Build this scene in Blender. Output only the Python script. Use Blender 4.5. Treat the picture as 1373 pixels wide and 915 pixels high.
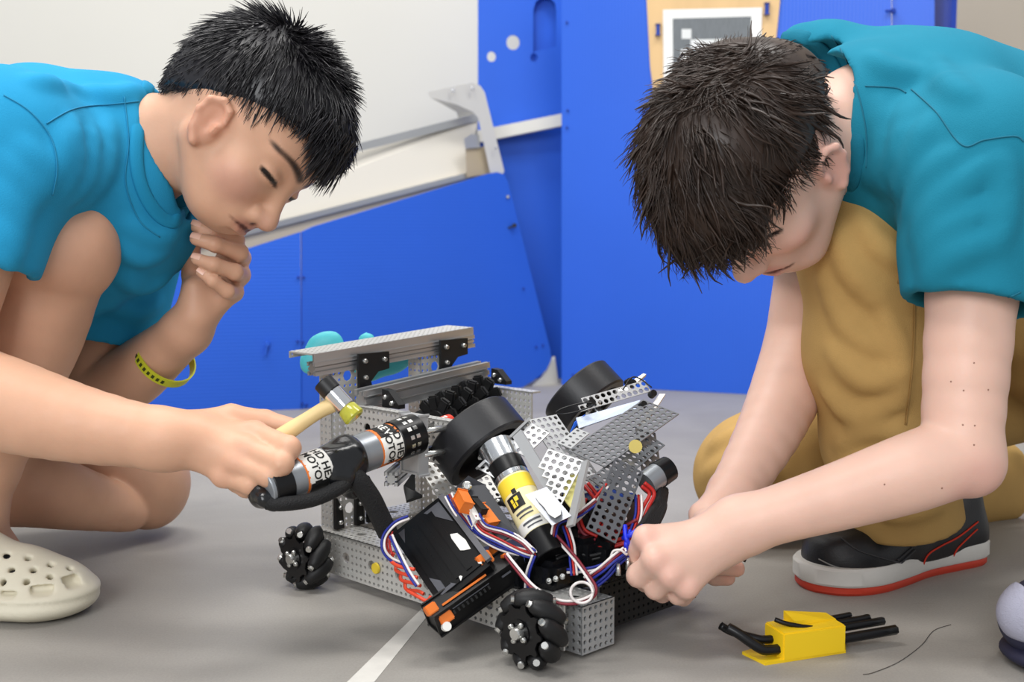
import bpy, bmesh, math, random
import numpy as np
from mathutils import Vector, Matrix, Quaternion
random.seed(7)
rng = np.random.default_rng(7)
for o in list(bpy.data.objects):
    bpy.data.objects.remove(o, do_unlink=True)
SC = bpy.context.scene
COL = SC.collection
# ---------------------------------------------------------------- camera
FPX, CX, CY = 1600.0, 686.5, 457.5
HC = 0.415
TH = math.radians(5.25)
ST, CT = math.sin(TH), math.cos(TH)
cam_d = bpy.data.cameras.new('camera')
cam = bpy.data.objects.new('camera', cam_d)
COL.objects.link(cam)
cam.location = (0, 0, HC)
cam.rotation_euler = (math.radians(90) - TH, 0, 0)
cam_d.sensor_width = 36.0
cam_d.lens = 36.0 * FPX / 1373.0
cam_d.clip_start = 0.05
cam_d.dof.use_dof = True
cam_d.dof.focus_distance = 1.27
cam_d.dof.aperture_fstop = 7.0
SC.camera = cam
# ---------------------------------------------------------------- light
w = bpy.data.worlds.new('world')
SC.world = w
w.use_nodes = True
bg = w.node_tree.nodes['Background']
bg.inputs[0].default_value = (0.93, 0.96, 1.0, 1)
bg.inputs[1].default_value = 0.60
def area(name, loc, target, sx, sy, power, col=(1, 1, 1)):
    ld = bpy.data.lights.new(name, 'AREA')
    ld.shape = 'RECTANGLE'; ld.size = sx; ld.size_y = sy
    ld.energy = power; ld.color = col
    o = bpy.data.objects.new(name, ld)
    COL.objects.link(o)
    o.location = loc
    d = Vector(target) - Vector(loc)
    o.rotation_euler = d.to_track_quat('-Z', 'Y').to_euler()
    return o
area('ceiling_lamp', (-0.9, 0.5, 3.0), (-0.9, 0.5, 0), 1.2, 0.6, 42, (1, 0.98, 0.95))
area('ceiling_lamp', (0.9, 1.6, 3.0), (0.9, 1.6, 0), 1.2, 0.6, 42, (1, 0.98, 0.95))
area('ceiling_lamp', (-0.9, 2.2, 3.0), (-0.9, 2.2, 0), 1.2, 0.6, 38, (1, 0.98, 0.95))
area('window_daylight', (-1.2, -2.6, 2.1), (0, 1.6, 0.3), 2.2, 1.6, 105, (0.97, 0.985, 1.0))
vs = SC.view_settings
vs.view_transform = 'Standard'; vs.look = 'None'; vs.gamma = 1.0
vs.use_curve_mapping = False
vs.exposure = 0.0
# ---------------------------------------------------------------- helpers
def P(px, py, D):
    x = (px - CX) / FPX * D
    v = -(py - CY) / FPX * D
    return Vector((x, D * CT + v * ST, HC + v * CT - D * ST))
def Z(px, py, z=0.0):
    """point at height z seen at this pixel"""
    v = (py - CY) / FPX
    return P(px, py, (HC - z) / (ST + v * CT))
def DIR(r, u, t):
    """direction right / up / toward the viewer of the photograph -> world"""
    return Vector((r, -t * CT + u * ST, u * CT + t * ST))
def lin(c):
    if isinstance(c, str):
        c = [int(c[i:i + 2], 16) / 255 for i in (1, 3, 5)]
    return tuple(x / 12.92 if x <= .04045 else ((x + .055) / 1.055) ** 2.4 for x in c)
MATS = {}
def mat(name, col, rough=.5, metal=0, bump=0, bscale=200, var=0, vscale=6, sss=0, attr=None, trans=0, spec=.5, coat=0, stretch=None, ior=1.45, alpha=1):
    if name in MATS: return MATS[name]
    m = bpy.data.materials.new(name); m.use_nodes = True
    nt = m.node_tree; b = nt.nodes['Principled BSDF']
    c = lin(col)
    b.inputs['Base Color'].default_value = (*c, 1)
    b.inputs['Roughness'].default_value = rough
    b.inputs['Metallic'].default_value = metal
    b.inputs['Specular IOR Level'].default_value = spec
    b.inputs['IOR'].default_value = ior
    if coat: b.inputs['Coat Weight'].default_value = coat; b.inputs['Coat Roughness'].default_value = .15
    if trans: b.inputs['Transmission Weight'].default_value = trans
    if alpha < 1: b.inputs['Alpha'].default_value = alpha
    if sss:
        b.inputs['Subsurface Weight'].default_value = sss
        b.inputs['Subsurface Radius'].default_value = (1, .35, .2)
        b.inputs['Subsurface Scale'].default_value = .006
    tc = nt.nodes.new('ShaderNodeTexCoord')
    src = tc.outputs['Object']
    if stretch:
        mp = nt.nodes.new('ShaderNodeMapping'); mp.inputs['Scale'].default_value = stretch
        nt.links.new(src, mp.inputs[0]); src = mp.outputs[0]
    colsock = None
    if attr:
        an = nt.nodes.new('ShaderNodeAttribute'); an.attribute_name = attr
        colsock = an.outputs['Color']
    if var:
        n = nt.nodes.new('ShaderNodeTexNoise'); n.inputs['Scale'].default_value = vscale; n.inputs['Detail'].default_value = 5
        nt.links.new(src, n.inputs['Vector'])
        mr = nt.nodes.new('ShaderNodeMapRange'); mr.inputs[1].default_value = .3; mr.inputs[2].default_value = .7
        mr.inputs[3].default_value = 1 - var; mr.inputs[4].default_value = 1 + var
        nt.links.new(n.outputs[0], mr.inputs[0])
        mx = nt.nodes.new('ShaderNodeMix'); mx.data_type = 'RGBA'; mx.blend_type = 'MULTIPLY'; mx.inputs[0].default_value = 1
        if colsock: nt.links.new(colsock, mx.inputs[6])
        else: mx.inputs[6].default_value = (*c, 1)
        nt.links.new(mr.outputs[0], mx.inputs[7])
        colsock = mx.outputs[2]
    if colsock: nt.links.new(colsock, b.inputs['Base Color'])
    if bump:
        n = nt.nodes.new('ShaderNodeTexNoise'); n.inputs['Scale'].default_value = bscale; n.inputs['Detail'].default_value = 3
        nt.links.new(src, n.inputs['Vector'])
        bp = nt.nodes.new('ShaderNodeBump'); bp.inputs['Strength'].default_value = bump; bp.inputs['Distance'].default_value = .002
        nt.links.new(n.outputs[0], bp.inputs['Height']); nt.links.new(bp.outputs[0], b.inputs['Normal'])
    MATS[name] = m
    return m
def obj(name, me, m=None, parent=None, label=None, cat=None, group=None, kind=None, smooth=False):
    if isinstance(me, bmesh.types.BMesh):
        bm = me; me = bpy.data.meshes.new(name); bm.to_mesh(me); bm.free()
    o = bpy.data.objects.new(name, me); COL.objects.link(o)
    if m is not None and me is not None and not me.materials: me.materials.append(m)
    if smooth and me is not None:
        me.polygons.foreach_set('use_smooth', [True] * len(me.polygons))
        if smooth == 'auto':
            try: me.set_sharp_from_angle(angle=math.radians(38))
            except Exception: pass
    if parent: o.parent = parent
    tag(o, label, cat, group, kind)
    return o
def tag(o, label=None, cat=None, group=None, kind=None):
    if label: o['label'] = label
    if cat: o['category'] = cat
    if group: o['group'] = group
    if kind: o['kind'] = kind
def empty(name, loc, label, cat, group=None):
    o = bpy.data.objects.new(name, None); COL.objects.link(o)
    o.empty_display_size = .05
    tag(o, label, cat, group)
    o.location = loc
    return o
def adopt(root):
    """parts are modelled in world coordinates: keep them there under an Empty that stands at the base"""
    inv = Matrix.Translation(root.location).inverted()
    for c in root.children:
        c.matrix_parent_inverse = inv
def axes(d, hint=(0, 0, 1)):
    d = Vector(d).normalized(); h = Vector(hint)
    if abs(d.dot(h.normalized())) > .97: h = Vector((1, 0, 0))
    x = h.cross(d).normalized(); y = d.cross(x)
    return x, y, d
def b_box(bm, M, sx, sy, sz, bev=0):
    """box centred in frame M"""
    r = bmesh.ops.create_cube(bm, size=1)
    vs_ = r['verts']
    for v in vs_: v.co = M @ Vector((v.co.x * sx, v.co.y * sy, v.co.z * sz))
    if bev:
        es = list({e for v in vs_ for e in v.link_edges})
        bmesh.ops.bevel(bm, geom=es, offset=bev, segments=2, affect='EDGES')
def frame(o, x, y, z):
    M = Matrix.Identity(4)
    for i, v in enumerate((x, y, z)):
        for j in range(3): M[j][i] = v[j]
    for j in range(3): M[j][3] = o[j]
    return M
def b_bar(bm, a, b, w_, h, hint=(0, 0, 1), bev=0):
    a, b = Vector(a), Vector(b); x, y, d = axes(b - a, hint)
    b_box(bm, frame((a + b) / 2, x, y, d), w_, h, (b - a).length, bev)
def b_cyl(bm, a, b, r1, r2=None, n=20, cap=True):
    a, b = Vector(a), Vector(b); x, y, d = axes(b - a)
    r2 = r1 if r2 is None else r2
    ra, rb = [], []
    for i in range(n):
        t = 2 * math.pi * i / n; o = x * math.cos(t) + y * math.sin(t)
        ra.append(bm.verts.new(a + o * r1)); rb.append(bm.verts.new(b + o * r2))
    fs = []
    for i in range(n):
        j = (i + 1) % n
        f = bm.faces.new((ra[i], ra[j], rb[j], rb[i])); f.smooth = True
    if cap:
        bm.faces.new(ra[::-1]); bm.faces.new(rb)
def b_lathe(bm, a, d, prof, n=24, hint=(0, 0, 1), closed=False):
    """prof: (distance along d, radius) list"""
    a = Vector(a); x, y, d = axes(d, hint)
    rings = []
    for (t, r) in prof:
        rings.append([bm.verts.new(a + d * t + (x * math.cos(2 * math.pi * i / n) + y * math.sin(2 * math.pi * i / n)) * r) for i in range(n)])
    m = len(rings)
    for q in range(m if closed else m - 1):
        A, B = rings[q], rings[(q + 1) % m]
        for i in range(n):
            j = (i + 1) % n
            bm.faces.new((A[i], A[j], B[j], B[i]))
    if not closed:
        if prof[0][1] > 1e-6: bm.faces.new(rings[0][::-1])
        if prof[-1][1] > 1e-6: bm.faces.new(rings[-1])
def catmull(pts, n=6):
    pts = [Vector(p) for p in pts]
    if len(pts) < 3: 
        return [pts[0].lerp(pts[1], i / n) for i in range(n + 1)]
    out = []
    for i in range(len(pts) - 1):
        p0 = pts[max(i - 1, 0)]; p1 = pts[i]; p2 = pts[i + 1]; p3 = pts[min(i + 2, len(pts) - 1)]
        for k in range(n):
            t = k / n
            out.append(.5 * ((2 * p1) + (p2 - p0) * t + (2 * p0 - 5 * p1 + 4 * p2 - p3) * t * t + (3 * p1 - p0 - 3 * p2 + p3) * t ** 3))
    out.append(pts[-1])
    return out
def b_tube(bm, pts, r, n=8, sub=6, flat=1, hint=(0, 0, 1)):
    ps = catmull(pts, sub) if sub else [Vector(p) for p in pts]
    rr = r if callable(r) else (lambda t: r)
    rings = []; px_ = None
    for i, p in enumerate(ps):
        d = (ps[min(i + 1, len(ps) - 1)] - ps[max(i - 1, 0)])
        if d.length < 1e-9: d = Vector((0, 0, 1))
        d.normalize()
        if px_ is None: x, y, _ = axes(d, hint)
        else:
            x = px_ - d * px_.dot(d); x.normalize(); y = d.cross(x)
        px_ = x; R = rr(i / (len(ps) - 1))
        rings.append([bm.verts.new(p + (x * math.cos(2 * math.pi * k / n) + y * flat * math.sin(2 * math.pi * k / n)) * R) for k in range(n)])
    for A, B in zip(rings, rings[1:]):
        for k in range(n):
            f = bm.faces.new((A[k], A[(k + 1) % n], B[(k + 1) % n], B[k])); f.smooth = True
    bm.faces.new(rings[0][::-1]); bm.faces.new(rings[-1])
def b_poly(bm, pts, thick, nrm=None):
    """planar outline extruded by thick along its normal (away from nrm side)"""
    pts = [Vector(p) for p in pts]
    if nrm is None:
        nrm = Vector((0, 0, 0))
        for i in range(len(pts)):
            nrm += (pts[i] - pts[0]).cross(pts[(i + 1) % len(pts)] - pts[0])
    nrm = Vector(nrm).normalized()
    A = [bm.verts.new(p) for p in pts]; B = [bm.verts.new(p - nrm * thick) for p in pts]
    n = len(pts)
    bm.faces.new(A); bm.faces.new(B[::-1])
    for i in range(n): bm.faces.new((A[i], B[i], B[(i + 1) % n], A[(i + 1) % n]))
def new(): return bmesh.new()
def fin(bm):
    bmesh.ops.recalc_face_normals(bm, faces=bm.faces); return bm
def one(fn, *a, **k):
    bm = bmesh.new(); fn(bm, *a, **k); return fin(bm)
def text_obj(name, s, size, M, m, parent, depth=.0002):
    cu = bpy.data.curves.new(name, 'FONT'); cu.body = s; cu.size = size; cu.extrude = depth
    cu.align_x = 'CENTER'; cu.align_y = 'CENTER'; cu.resolution_u = 2
    t = bpy.data.objects.new('tmp', cu); COL.objects.link(t)
    dg = bpy.context.evaluated_depsgraph_get(); dg.update()
    me = bpy.data.meshes.new_from_object(t.evaluated_get(dg))
    bpy.data.objects.remove(t, do_unlink=True); bpy.data.curves.remove(cu)
    me.transform(M); me.materials.clear()
    return obj(name, me, m, parent)
# ---------------------------------------------------------------- signed-distance modelling of soft shapes
def smin(a, b, k):
    if k <= 1e-6: return np.minimum(a, b)
    h = np.maximum(k - np.abs(a - b), 0) / k
    return np.minimum(a, b) - h * h * k * .25
A3 = lambda v: np.array(tuple(v), dtype=np.float32)
class Node:
    def __init__(s, k=.01): s.p = []; s.ch = []; s.k = k; s.post = []; s.late = None
    def _add(s, f, a, b, r, k, op): s.p.append((f, A3(a), A3(b), r, s.k if k is None else k, op)); return s
    def cap(s, a, b, r1, r2=None, k=None, op=1, flat=None):
        r2 = r1 if r2 is None else r2
        a_, b_ = A3(a), A3(b); ab = b_ - a_; L2 = float(ab @ ab) + 1e-12
        if flat is not None: n = A3(Vector(flat[0]).normalized()); q = flat[1]
        def f(p):
            t = np.clip(((p - a_) @ ab) / L2, 0, 1)
            v = p - a_ - t[:, None] * ab
            if flat is not None:
                w_ = v @ n
                l2 = (v * v).sum(1) + w_ * w_ * (1 / (q * q) - 1)
                return (np.sqrt(l2) - (r1 + (r2 - r1) * t)) * (q if q < 1 else 1)
            return np.sqrt((v * v).sum(1)) - (r1 + (r2 - r1) * t)
        return s._add(f, a, b, max(r1, r2) * (max(1, flat[1]) if flat else 1), k, op)
    def chain(s, pts, rs, k=None, op=1, flat=None):
        for i in range(len(pts) - 1): s.cap(pts[i], pts[i + 1], rs[i], rs[i + 1], k if i == 0 else (k if k is not None else s.k) , op, flat)
        return s
    def limb(s, pts, rs, k=None, n=4):
        """chain along a smooth curve with smoothly changing radius"""
        q = catmull([Vector((*p,)).to_4d() if False else Vector(p) for p in pts], n)
        rr = [v.x for v in catmull([Vector((r, 0, 0)) for r in rs], n)]
        return s.chain(q, rr, k=.004 if k is None else k)
    def ell(s, c, rad, R=None, k=None, op=1):
        c_ = A3(c); rr = np.array(rad, dtype=np.float32); Rm = np.eye(3, dtype=np.float32) if R is None else R
        def f(p):
            q = (p - c_) @ Rm
            k0 = np.sqrt(((q / rr) ** 2).sum(1)); k1 = np.sqrt(((q / (rr * rr)) ** 2).sum(1)) + 1e-9
            return k0 * (k0 - 1) / k1
        return s._add(f, c, c, float(max(rad)), k, op)
    def box(s, c, half, R=None, rnd=.005, k=None, op=1):
        c_ = A3(c); hh = np.array(half, dtype=np.float32) - rnd; Rm = np.eye(3, dtype=np.float32) if R is None else R
        def f(p):
            q = np.abs((p - c_) @ Rm) - hh
            return np.sqrt((np.maximum(q, 0) ** 2).sum(1)) + np.minimum(q.max(1), 0) - rnd
        return s._add(f, c, c, float(np.linalg.norm(half)), k, op)
    def cut(s, point, nrm, k=.002):
        """remove everything on the side the normal points to"""
        c_, n = A3(point), A3(Vector(nrm).normalized())
        s.p.append((lambda p: -((p - c_) @ n), None, None, 0, k, -1)); return s
    def child(s, c, k): s.ch.append((c, k)); return c
    def ev(s, p, c, br):
        d = None
        for (f, a, b, r, k, op) in s.p:
            if a is not None:
                ab = b - a; t = min(1, max(0, float((c - a) @ ab) / (float(ab @ ab) + 1e-12)))
                if np.linalg.norm(c - a - t * ab) > r + br + k + .012: continue
            if op == 1:
                v = f(p); d = v if d is None else smin(d, v, k)
            elif d is not None:
                d = -smin(-d, f(p), k)
        for g in s.post:
            if d is not None: d = d + g(p)
        res = d
        for (ch, k) in s.ch:
            v = ch.ev(p, c, br)
            if v is None: continue
            if d is not None: v = smin(d, v, k)
            res = v if res is None else np.minimum(res, v)
        if s.late is not None and res is not None:                  # folds laid over the joined shape
            for (f, a, b, r, k, op) in s.late.p:
                ab = b - a; t = min(1, max(0, float((c - a) @ ab) / (float(ab @ ab) + 1e-12)))
                if np.linalg.norm(c - a - t * ab) > r + br + k + .012: continue
                res = smin(res, f(p), k) if op == 1 else -smin(-res, f(p), k)
        return res
    def prims(s):
        for q in s.p:
            if q[1] is not None and q[5] == 1: yield q
        for c, _ in s.ch: yield from c.prims()
    def mesh(s, name, h, smooth_it=2, B=24):
        act = set(); S = B * h
        for (f, a, b, r, k, op) in s.prims():
            R = r + k * .5 + h * 2
            L = float(np.linalg.norm(b - a)); n = max(1, int(L / (S * .5)))
            for i in range(n + 1):
                c = a + (b - a) * (i / n)
                lo = np.floor((c - R - S * .3 * (L > 0)) / S).astype(int); hi = np.floor((c + R + S * .3 * (L > 0)) / S).astype(int)
                for x in range(lo[0], hi[0] + 1):
                    for y in range(lo[1], hi[1] + 1):
                        for z in range(lo[2], hi[2] + 1): act.add((x, y, z))
        N = B + 1; g = np.arange(N, dtype=np.float32) * h
        gx, gy, gz = np.meshgrid(g, g, g, indexing='ij')
        base = np.stack([gx.ravel(), gy.ravel(), gz.ravel()], 1)
        OFF = 1 << 19; 
        def key(i, j, k_): return ((i + OFF).astype(np.int64) << 40) | ((j + OFF).astype(np.int64) << 20) | (k_ + OFF).astype(np.int64)
        keys, pos, quads = [], [], []
        br = S * .8661
        ctr = np.array([[S / 2] * 3], dtype=np.float32)
        corners = [(x, y, z) for x in (0, 1) for y in (0, 1) for z in (0, 1)]
        edges = [(i, j) for i in range(8) for j in range(i + 1, 8) if sum(abs(corners[i][q] - corners[j][q]) for q in range(3)) == 1]
        for bk in act:
            o = np.array(bk, dtype=np.float32) * S; c = o + S / 2
            d0 = s.ev(o + ctr, c, br)
            if d0 is None or abs(float(d0[0])) > br * 1.25 + .006: continue
            d = s.ev(base + o, c, br)
            if d is None: continue
            if d.min() > 0 or d.max() < 0: continue
            d = d.reshape(N, N, N); ins = d < 0
            I0 = np.array(bk) * B
            cnt = sum(ins[x:N - 1 + x, y:N - 1 + y, z:N - 1 + z].astype(np.int8) for (x, y, z) in corners)
            ci = np.argwhere((cnt > 0) & (cnt < 8))
            if len(ci) == 0: continue
            cd = np.stack([d[ci[:, 0] + x, ci[:, 1] + y, ci[:, 2] + z] for (x, y, z) in corners], 1)
            acc = np.zeros((len(ci), 3)); n = np.zeros(len(ci))
            for (i, j) in edges:
                di, dj = cd[:, i], cd[:, j]; m = (di < 0) != (dj < 0)
                t = np.where(m, di / np.where(m, di - dj, 1), 0)
                pi, pj = np.array(corners[i]), np.array(corners[j])
                acc += np.where(m[:, None], pi + t[:, None] * (pj - pi), 0); n += m
            pos.append(o + (ci + acc / n[:, None]) * h); keys.append(key(*(ci + I0).T))
            for ax in range(3):
                sl0 = [slice(0, B)] * 3; sl1 = [slice(0, B)] * 3; sl1[ax] = slice(1, N)
                a_, b_ = ins[tuple(sl0)], ins[tuple(sl1)]
                e = np.argwhere(a_ != b_)
                if len(e) == 0: continue
                flip = a_[e[:, 0], e[:, 1], e[:, 2]]
                u, v = (ax + 1) % 3, (ax + 2) % 3
                E = e + I0; q = []
                for (du, dv) in ((0, 0), (-1, 0), (-1, -1), (0, -1)):
                    F = E.copy(); F[:, u] += du; F[:, v] += dv; q.append(key(*F.T))
                q = np.stack(q, 1); q[~flip] = q[~flip][:, ::-1]
                quads.append(q)
        keys = np.concatenate(keys); pos = np.concatenate(pos); quads = np.concatenate(quads)
        uk, idx = np.unique(keys, return_index=True); pos = pos[idx]
        fi = np.searchsorted(uk, quads); fi = np.clip(fi, 0, len(uk) - 1)
        ok = (uk[fi] == quads).all(1); fi = fi[ok]
        for _ in range(smooth_it):
            acc = np.zeros_like(pos); n = np.zeros(len(pos))
            for i in range(4):
                a_, b_ = fi[:, i], fi[:, (i + 1) % 4]
                for q in range(3): acc[:, q] += np.bincount(a_, pos[b_, q], len(pos)) + np.bincount(b_, pos[a_, q], len(pos))
                n += np.bincount(a_, minlength=len(pos)) + np.bincount(b_, minlength=len(pos))
            pos = pos * .4 + .6 * acc / np.maximum(n, 1)[:, None]
        return np_mesh(name, pos, fi)
def np_mesh(name, pos, quads):
    me = bpy.data.meshes.new(name)
    k = quads.shape[1]
    me.vertices.add(len(pos)); me.vertices.foreach_set('co', np.asarray(pos, dtype=np.float32).ravel())
    me.loops.add(quads.size); me.loops.foreach_set('vertex_index', quads.astype(np.int32).ravel())
    me.polygons.add(len(quads)); me.polygons.foreach_set('loop_start', np.arange(len(quads), dtype=np.int32) * k)
    me.polygons.foreach_set('use_smooth', np.ones(len(quads), dtype=bool))
    me.update(calc_edges=True); me.validate()
    return me
def verts_np(me):
    a = np.empty(len(me.vertices) * 3, dtype=np.float32); me.vertices.foreach_get('co', a); return a.reshape(-1, 3)
def paint(me, base, spots):
    """own colouring of the thing (lips, brows, freckles), plus painted shade in mouth line and nostrils: spots = (centre, radii, rotation, colour, strength)"""
    p = verts_np(me); col = np.tile(np.array([*lin(base), 1], dtype=np.float32), (len(p), 1))
    for (c, rad, R, cc, st) in spots:
        q = (p - A3(c)); 
        if R is not None: q = q @ R
        t = np.sqrt(((q / np.array(rad)) ** 2).sum(1)); wgt = np.clip((1.0 - t) / .5, 0, 1) * st
        col[:, :3] = col[:, :3] * (1 - wgt[:, None]) + np.array(lin(cc)) * wgt[:, None]
    at = me.color_attributes.new('Col', 'FLOAT_COLOR', 'POINT'); at.data.foreach_set('color', col.ravel())
# ================================================================ the place
def floor_mat():
    m = bpy.data.materials.new('painted_concrete'); m.use_nodes = True
    nt = m.node_tree; b = nt.nodes['Principled BSDF']; L = nt.links.new
    tc = nt.nodes.new('ShaderNodeTexCoord')
    n1 = nt.nodes.new('ShaderNodeTexNoise'); n1.inputs['Scale'].default_value = 3.2; n1.inputs['Detail'].default_value = 6; n1.inputs['Distortion'].default_value = .8
    L(tc.outputs['Object'], n1.inputs['Vector'])
    cr = nt.nodes.new('ShaderNodeValToRGB'); cr.color_ramp.elements[0].position = .3; cr.color_ramp.elements[1].position = .72
    cr.color_ramp.elements[0].color = (*lin('#8f8b85'), 1); cr.color_ramp.elements[1].color = (*lin('#a19d97'), 1)
    L(n1.outputs[0], cr.inputs[0])
    mp = nt.nodes.new('ShaderNodeMapping'); mp.inputs['Scale'].default_value = (2, 9, 1); mp.inputs['Rotation'].default_value = (0, 0, .5)
    L(tc.outputs['Object'], mp.inputs[0])
    n2 = nt.nodes.new('ShaderNodeTexNoise'); n2.inputs['Scale'].default_value = 6; n2.inputs['Detail'].default_value = 8; n2.inputs['Roughness'].default_value = .7
    L(mp.outputs[0], n2.inputs['Vector'])
    r2 = nt.nodes.new('ShaderNodeMapRange'); r2.inputs[1].default_value = .28; r2.inputs[2].default_value = .42; r2.inputs[3].default_value = .9; r2.inputs[4].default_value = 1
    L(n2.outputs[0], r2.inputs[0])
    n3 = nt.nodes.new('ShaderNodeTexNoise'); n3.inputs['Scale'].default_value = 420; n3.inputs['Detail'].default_value = 2
    L(tc.outputs['Object'], n3.inputs['Vector'])
    r3 = nt.nodes.new('ShaderNodeMapRange'); r3.inputs[1].default_value = .3; r3.inputs[2].default_value = .7; r3.inputs[3].default_value = .93; r3.inputs[4].default_value = 1.06
    L(n3.outputs[0], r3.inputs[0])
    mul = nt.nodes.new('ShaderNodeMath'); mul.operation = 'MULTIPLY'; L(r2.outputs[0], mul.inputs[0]); L(r3.outputs[0], mul.inputs[1])
    mx = nt.nodes.new('ShaderNodeMix'); mx.data_type = 'RGBA'; mx.blend_type = 'MULTIPLY'; mx.inputs[0].default_value = 1
    L(cr.outputs[0], mx.inputs[6]); L(mul.outputs[0], mx.inputs[7]); L(mx.outputs[2], b.inputs['Base Color'])
    b.inputs['Roughness'].default_value = .55; b.inputs['Specular IOR Level'].default_value = .35
    bp = nt.nodes.new('ShaderNodeBump'); bp.inputs['Strength'].default_value = .12; bp.inputs['Distance'].default_value = .001
    L(n3.outputs[0], bp.inputs['Height']); L(bp.outputs[0], b.inputs['Normal'])
    return m
def slab(name, lo, hi, m):
    bm = new(); c = (Vector(lo) + Vector(hi)) / 2; s = Vector(hi) - Vector(lo)
    b_box(bm, Matrix.Translation(c), s.x, s.y, s.z)
    return obj(name, bm, m, kind='structure')
slab('floor', (-4, -3, -.05), (4, 3.72, 0), floor_mat())
slab('wall_back', (-4, 3.72, -.05), (1.23, 3.84, 3.1), mat('wall_paint', '#d6d4cd', .8, bump=.05, bscale=90, var=.02, vscale=2))
slab('wall_right', (1.26, 3.66, -.05), (4, 3.84, 3.1), mat('wall_beige', '#b3a99b', .7, var=.03, vscale=3))
bm = new(); b_box(bm, Matrix.Translation((1.245, 3.69, 1.5)), .035, .07, 3.1, .004)
obj('trim_1', bm, mat('trim_beige', '#c9c0b2', .6), kind='structure')
# white floor tape
tp = [Z(590, 806), Z(577, 806), Z(463, 918), Z(500, 918)]
bm = new(); b_poly(bm, [p + Vector((0, 0, .0006)) for p in tp], .0005)
obj('floor_tape', fin(bm), mat('white_tape', '#d6d3cc', .6, var=.05, vscale=60), label='strip of white tape stuck to the grey floor under the robot', cat='tape')
# ---------------------------------------------------------------- blue goal
goal = empty('game_goal', (0.1, 3.1, 0), 'blue corrugated plastic game goal with aluminium rails standing by the white wall', 'game goal')
M_BLUE = mat('blue_corrugated', '#2a60d2', .38, bump=.0, var=.03, vscale=3, spec=.4)
M_DKBLUE = mat('blue_edge', '#14389c', .5)
M_ALU = mat('aluminium', '#c4c5c6', .35, metal=.85, bump=.02, bscale=300)
M_ALUP = mat('aluminium_plate', '#d2d0ca', .45, metal=.1)
M_BLK = mat('black_plastic', '#101011', .45)
M_CLEAR = mat('frosted_plastic', '#e4e2da', .3, trans=.6, alpha=.55)
def blue_mat(dirv, name):
    """fluted plastic sheet: fine flutes along one direction"""
    m = M_BLUE.copy(); m.name = name
    nt = m.node_tree; b = nt.nodes['Principled BSDF']
    tc = nt.nodes.new('ShaderNodeTexCoord'); wv = nt.nodes.new('ShaderNodeTexWave')
    wv.inputs['Scale'].default_value = 38; wv.bands_direction = dirv; wv.inputs['Distortion'].default_value = 0
    nt.links.new(tc.outputs['Object'], wv.inputs['Vector'])
    bp = nt.nodes.new('ShaderNodeBump'); bp.inputs['Strength'].default_value = .10; bp.inputs['Distance'].default_value = .002
    nt.links.new(wv.outputs['Fac'], bp.inputs['Height']); nt.links.new(bp.outputs[0], b.inputs['Normal'])
    return m
M_BH = blue_mat('Z', 'blue_fluted_level'); M_BV = blue_mat('X', 'blue_fluted_upright')
def pl(pt, p0, p1):
    """pixel -> point in the vertical plane through ground points p0, p1"""
    n = (p1 - p0).cross(Vector((0, 0, 1))); o = Vector((0, 0, HC)); d = P(pt[0], pt[1], 1) - o
    return o + d * ((p0 - o).dot(n) / d.dot(n))
def vpanel(name, px, p0, p1, m, th=.006, holes=None):
    pts = [pl(q, p0, p1) for q in px]
    bm = new(); b_poly(bm, pts, th, (p0 - p1).cross(Vector((0, 0, 1))) if ((p0 - p1).cross(Vector((0, 0, 1)))).y < 0 else (p1 - p0).cross(Vector((0, 0, 1))))
    return obj(name, fin(bm), m, goal)
gA0, gA1 = Z(95, 560), Z(404, 549)
gB0, gB1 = Z(404, 549), Z(742, 516)
gD0, gD1 = Z(753, 517), Z(1020, 530)
vpanel('side_panel', [(60, 430), (235, 364), (403, 311), (404, 549), (95, 560), (60, 560)], gA0, gA1, M_BH)
vpanel('side_panel', [(405, 311), (420, 304), (655, 233), (667, 231), (676, 234), (681, 244), (738, 470), (739, 483), (733, 496), (715, 511), (700, 520), (405, 551)], gB0, gB1, M_BH)
# tall back panel with cut-outs (built as strips round the slot)
gC0, gC1 = Z(640, 517) + Vector((0, .12, 0)), Z(800, 513) + Vector((0, .10, 0))
def ring_panel(name, outer, holes, p0, p1, m):
    """outer outline with holes, bridged by triangle fill"""
    bm = new(); n = (p1 - p0).cross(Vector((0, 0, 1))).normalized()
    if n.y > 0: n = -n
    es = []
    for loop in [outer] + holes:
        vs_ = [bm.verts.new(pl(q, p0, p1)) for q in loop]
        for i in range(len(vs_)): es.append(bm.edges.new((vs_[i], vs_[(i + 1) % len(vs_)])))
    r = bmesh.ops.triangle_fill(bm, use_beauty=True, edges=es, normal=n)
    fs = [g for g in r['geom'] if isinstance(g, bmesh.types.BMFace)]
    ex = bmesh.ops.extrude_face_region(bm, geom=fs)
    for v in ex['geom']:
        if isinstance(v, bmesh.types.BMVert): v.co -= n * .006
    return obj(name, fin(bm), m, goal)
def circ(cx, cy, rx, ry, n=14): return [(cx + rx * math.cos(2 * math.pi * i / n), cy + ry * math.sin(2 * math.pi * i / n)) for i in range(n)]
ring_panel('back_panel', [(641, -60), (775, -60), (775, 560), (641, 560)],
           [circ(688, 57, 9, 10), circ(659, 76, 6, 7), circ(716, 77, 5, 6), [(715, 14), (718, 3), (726, -4), (736, -4), (744, 4), (746, 15), (746, 62), (715, 70)]], gC0, gC1, M_BV)
vpanel('back_panel_lining', [(700, -30), (770, -30), (770, 90), (700, 90)], gC0 + Vector((0, .03, 0)), gC1 + Vector((0, .03, 0)), M_BV)
vpanel('front_panel', [(753, -70), (1195, -70), (1195, 540), (1020, 530), (753, 516)], gD0, gD1, M_BV)
gE0 = pl((1195, 530), gD0, gD1); gE0.z = 0
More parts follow.
